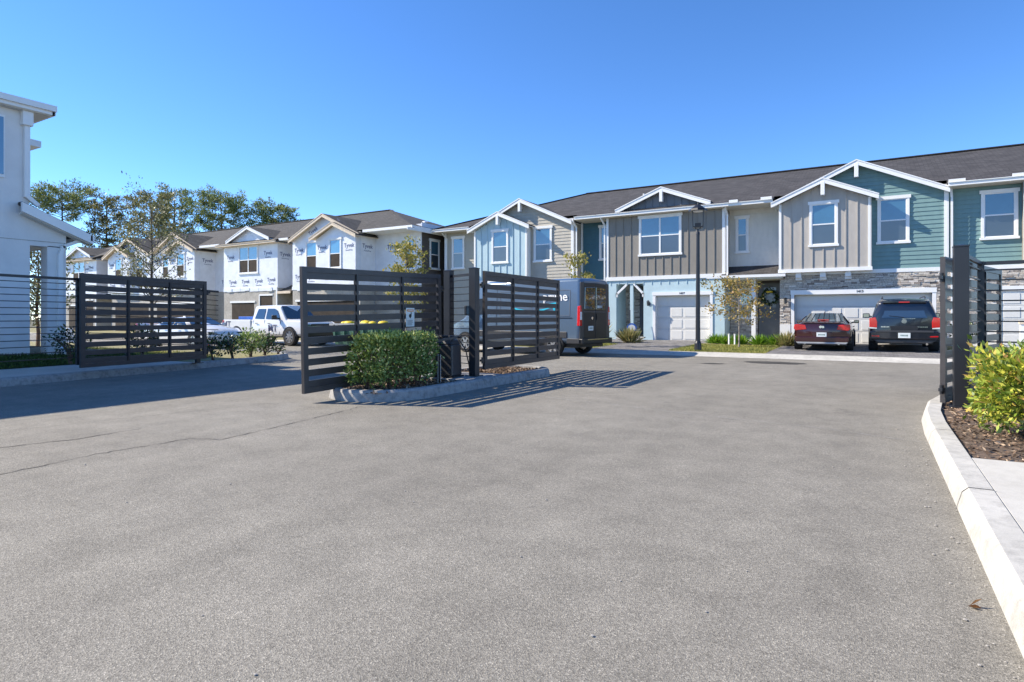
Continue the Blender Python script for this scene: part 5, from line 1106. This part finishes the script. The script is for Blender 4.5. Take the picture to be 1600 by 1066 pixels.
def pickup(loc, rz):
    t = empty('pickup_truck', loc, rz, 'white crew cab pickup with navy MT lettering parked before the wrapped houses', 'pickup'); W = 1.0; st = []
    for x, w, zb, belt, wt, top in ((-.75, W, .42, 1.16, .70, 1.76), (-.68, W, .42, 1.17, .74, 1.86), (.75, W, .42, 1.16, .74, 1.88), (1.05, W, .42, 1.15, .72, 1.84), (1.6, W, .42, 1.15, .85, 1.22), (2.6, .98, .44, 1.12, .82, 1.16), (2.88, .95, .5, 1.02, .78, 1.06), (2.95, .9, .55, .98, .7, 1.0)):
        st.append((x, ring(w, zb, belt, wt, top)))
    ob('cab', loft(st), 'white_car', t, smooth=32, bevel=.035, seg=3)
    b = B(); 
    b.box(-2.88, -.79, -W, -W+.12, .5, 1.19); b.box(-2.88, -.79, W-.12, W, .5, 1.19); b.box(-2.88, -.79, -W+.12, W-.12, .5, .72); b.box(-.87, -.79, -W+.12, W-.12, .72, 1.17); ob('bed', b, 'white_car', t, bevel=.03, seg=2)
    ob('tailgate', B().box(-2.93, -2.885, -.84, .84, .62, 1.17), 'white_car', t, bevel=.015)
    yf = lambda z: .945+(z-1.17)*(.785-.945)/(1.8-1.17)
    for s in (1, -1):
        side_glass(t, [(-.55, 1.24), (.12, 1.23), (.12, 1.70), (-.42, 1.70)], yf, s); side_glass(t, [(.24, 1.23), (1.28, 1.21), (.92, 1.64), (.75, 1.70), (.24, 1.71)], yf, s)
        mirror(t, 1.1, s*.96, 1.30, s, w=.24, h=.2); arch(t, -1.85, s*W, .41, .5, s); arch(t, 1.95, s*(W), .41, .42, s); wheel(t, -1.85, s*W, .41, .27, s, 8); wheel(t, 1.95, s*W, .41, .27, s, 8)
        handles(t, (-.35, .55), s*.995, 1.02, s, 'black'); seam(t, 'door_seam', [(.18, .5, 1.0), (.18, 1.18, .95)], s, 'satin'); seam(t, 'door_seam', [(1.25, .5, 1.0), (1.3, 1.15, .96)], s, 'satin'); seam(t, 'door_seam', [(-.62, .55, 1.0), (-.62, 1.18, .95)], s, 'satin')
        lens(t, 'tail_light', [(s*.86, .84), (s*1.006, .84), (s*1.006, 1.16), (s*.86, 1.16)], -2.935, .14, 'red_lens', .01); lens(t, 'headlight', [(s*.62, .84), (s*.93, .86), (s*.93, 1.0), (s*.62, .98)], 2.86, .1, 'car_glass_light')
    lens(t, 'grille', [(-.62, .66), (.62, .66), (.62, 1.0), (-.62, 1.0)], 2.93, .05, 'black', .01); lens(t, 'front_bumper', [(-.94, .42), (.94, .42), (.96, .64), (-.96, .64)], 2.82, .24, 'black', .04)
    for z in (.76, .88): ob('grille_bar', B().box(2.975, 2.99, -.6, .6, z, z+.03), 'chrome', t)
    lens(t, 'rear_bumper', [(-.95, .46), (.95, .46), (.95, .62), (-.95, .62)], -3.05, .14, 'chrome', .03)
    b = B().add([(1.62, -.84, 1.245), (1.62, .84, 1.245), (1.06, .70, 1.83), (1.06, -.70, 1.83)], [(0, 1, 2, 3)]); ob('windscreen', b, 'car_glass', t); ob('underbody', B().box(-2.8, 2.8, -.7, .7, .36, .5), 'black', t)
    me = text_mesh('MT', .46, 'print_blue', .004, .001); link('door_lettering', me, t, (.80, -1.012, .78), (R(90), 0, 0)); link('bed_lettering', me, t, (-2.6, -1.006, .93), (R(90), 0, 0))
    return t
suv((.88, 23.75+2.5, .15), R(90))
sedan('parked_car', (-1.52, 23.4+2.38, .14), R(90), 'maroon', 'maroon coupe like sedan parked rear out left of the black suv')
van((-11.05, 19.5, 0), R(173))
pickup((-24.65, 19.5, 0), 0)
sedan('parked_car', (-25.3, 15.6, 0), 0, 'white_car', 'white car seen through the slats of the left gate', reflections=False)
sedan('parked_car', (-35.5, 20.6, 0), 0, 'maroon', 'dark red car behind the pickup glimpsed beside the left gate', reflections=False)
# things in the building yard
t = empty('tool_box', (-26.5, 19.5, .72), 0, 'blue and white cargo box lying in the pickup bed', 'box'); ob('lid', B().box(-.55, .55, -.5, .5, .48, .62), 'sign_blue', t, bevel=.01); ob('case', B().box(-.5, .5, -.45, .45, 0, .48), 'white', t, bevel=.01)
for x, y, l in ((-26.6, 16.9, 'orange traffic cone beside the rear of the pickup'), ):
    t = empty('traffic_cone', (x, y, 0), 0, l, 'cone'); c = ob('cone', B().cyl((0, 0, .03), (0, 0, .72), .16, .03, 14), 'orange_cone', t); ob('stripe', B().cyl((0, 0, .38), (0, 0, .52), .1, .072, 14), 'print_white', c); ob('base', B().box(-.2, .2, -.2, .2, 0, .03), 'orange_cone', t)
t = empty('dumpster', (-18.9, 19.6, 0), R(0), 'green waste container with yellow straps seen behind the sagging gate', 'container')
b = B(); b.prism([(-1.2, -.8, .12), (1.2, -.8, .12), (1.2, .8, .12), (-1.2, .8, .12)], [(-1.35, -.9, 1.0), (1.35, -.9, 1.0), (1.35, .9, 1.0), (-1.35, .9, 1.0)]); ob('tub', b, 'green', t, bevel=.02)
for k in range(5): ob('rib', B().box(-1.1+k*.55-.04, -1.1+k*.55+.04, -.95, -.86, .25, .98), 'green', t)
ob('rim', B().box(-1.4, 1.4, -.95, -.88, .95, 1.04), 'galv', t); b = B()
for k in range(7): b.ball((-1.0+k*.33, random.uniform(-.5, .3), 1.05), random.uniform(.16, .26), 8, .5)
ob('yellow_bags', b, 'yellow', t, smooth=60, kind='stuff')
t = empty('lumber_stack', (-16.6, 19.9, 0), R(4), 'low stack of raw lumber boards behind the gate by the hedge', 'lumber')
for j in range(3):
    for k in range(5): ob('board', B().box(-1.5+random.uniform(-.05, .05), 1.5+random.uniform(-.05, .05), -.5+k*.2, -.32+k*.2, .05+j*.09, .13+j*.09), 'lumber', t)
t = empty('utility_box', (-33.0, 13.8, 0), 0, 'low white site barrier block behind the left shrubs', 'barrier'); ob('block', B().prism([(-1, -.25, 0), (1, -.25, 0), (1, .25, 0), (-1, .25, 0)], [(-1, -.12, .8), (.95, -.12, .8), (.95, .12, .8), (-1, .12, .8)]), 'white', t, bevel=.02)
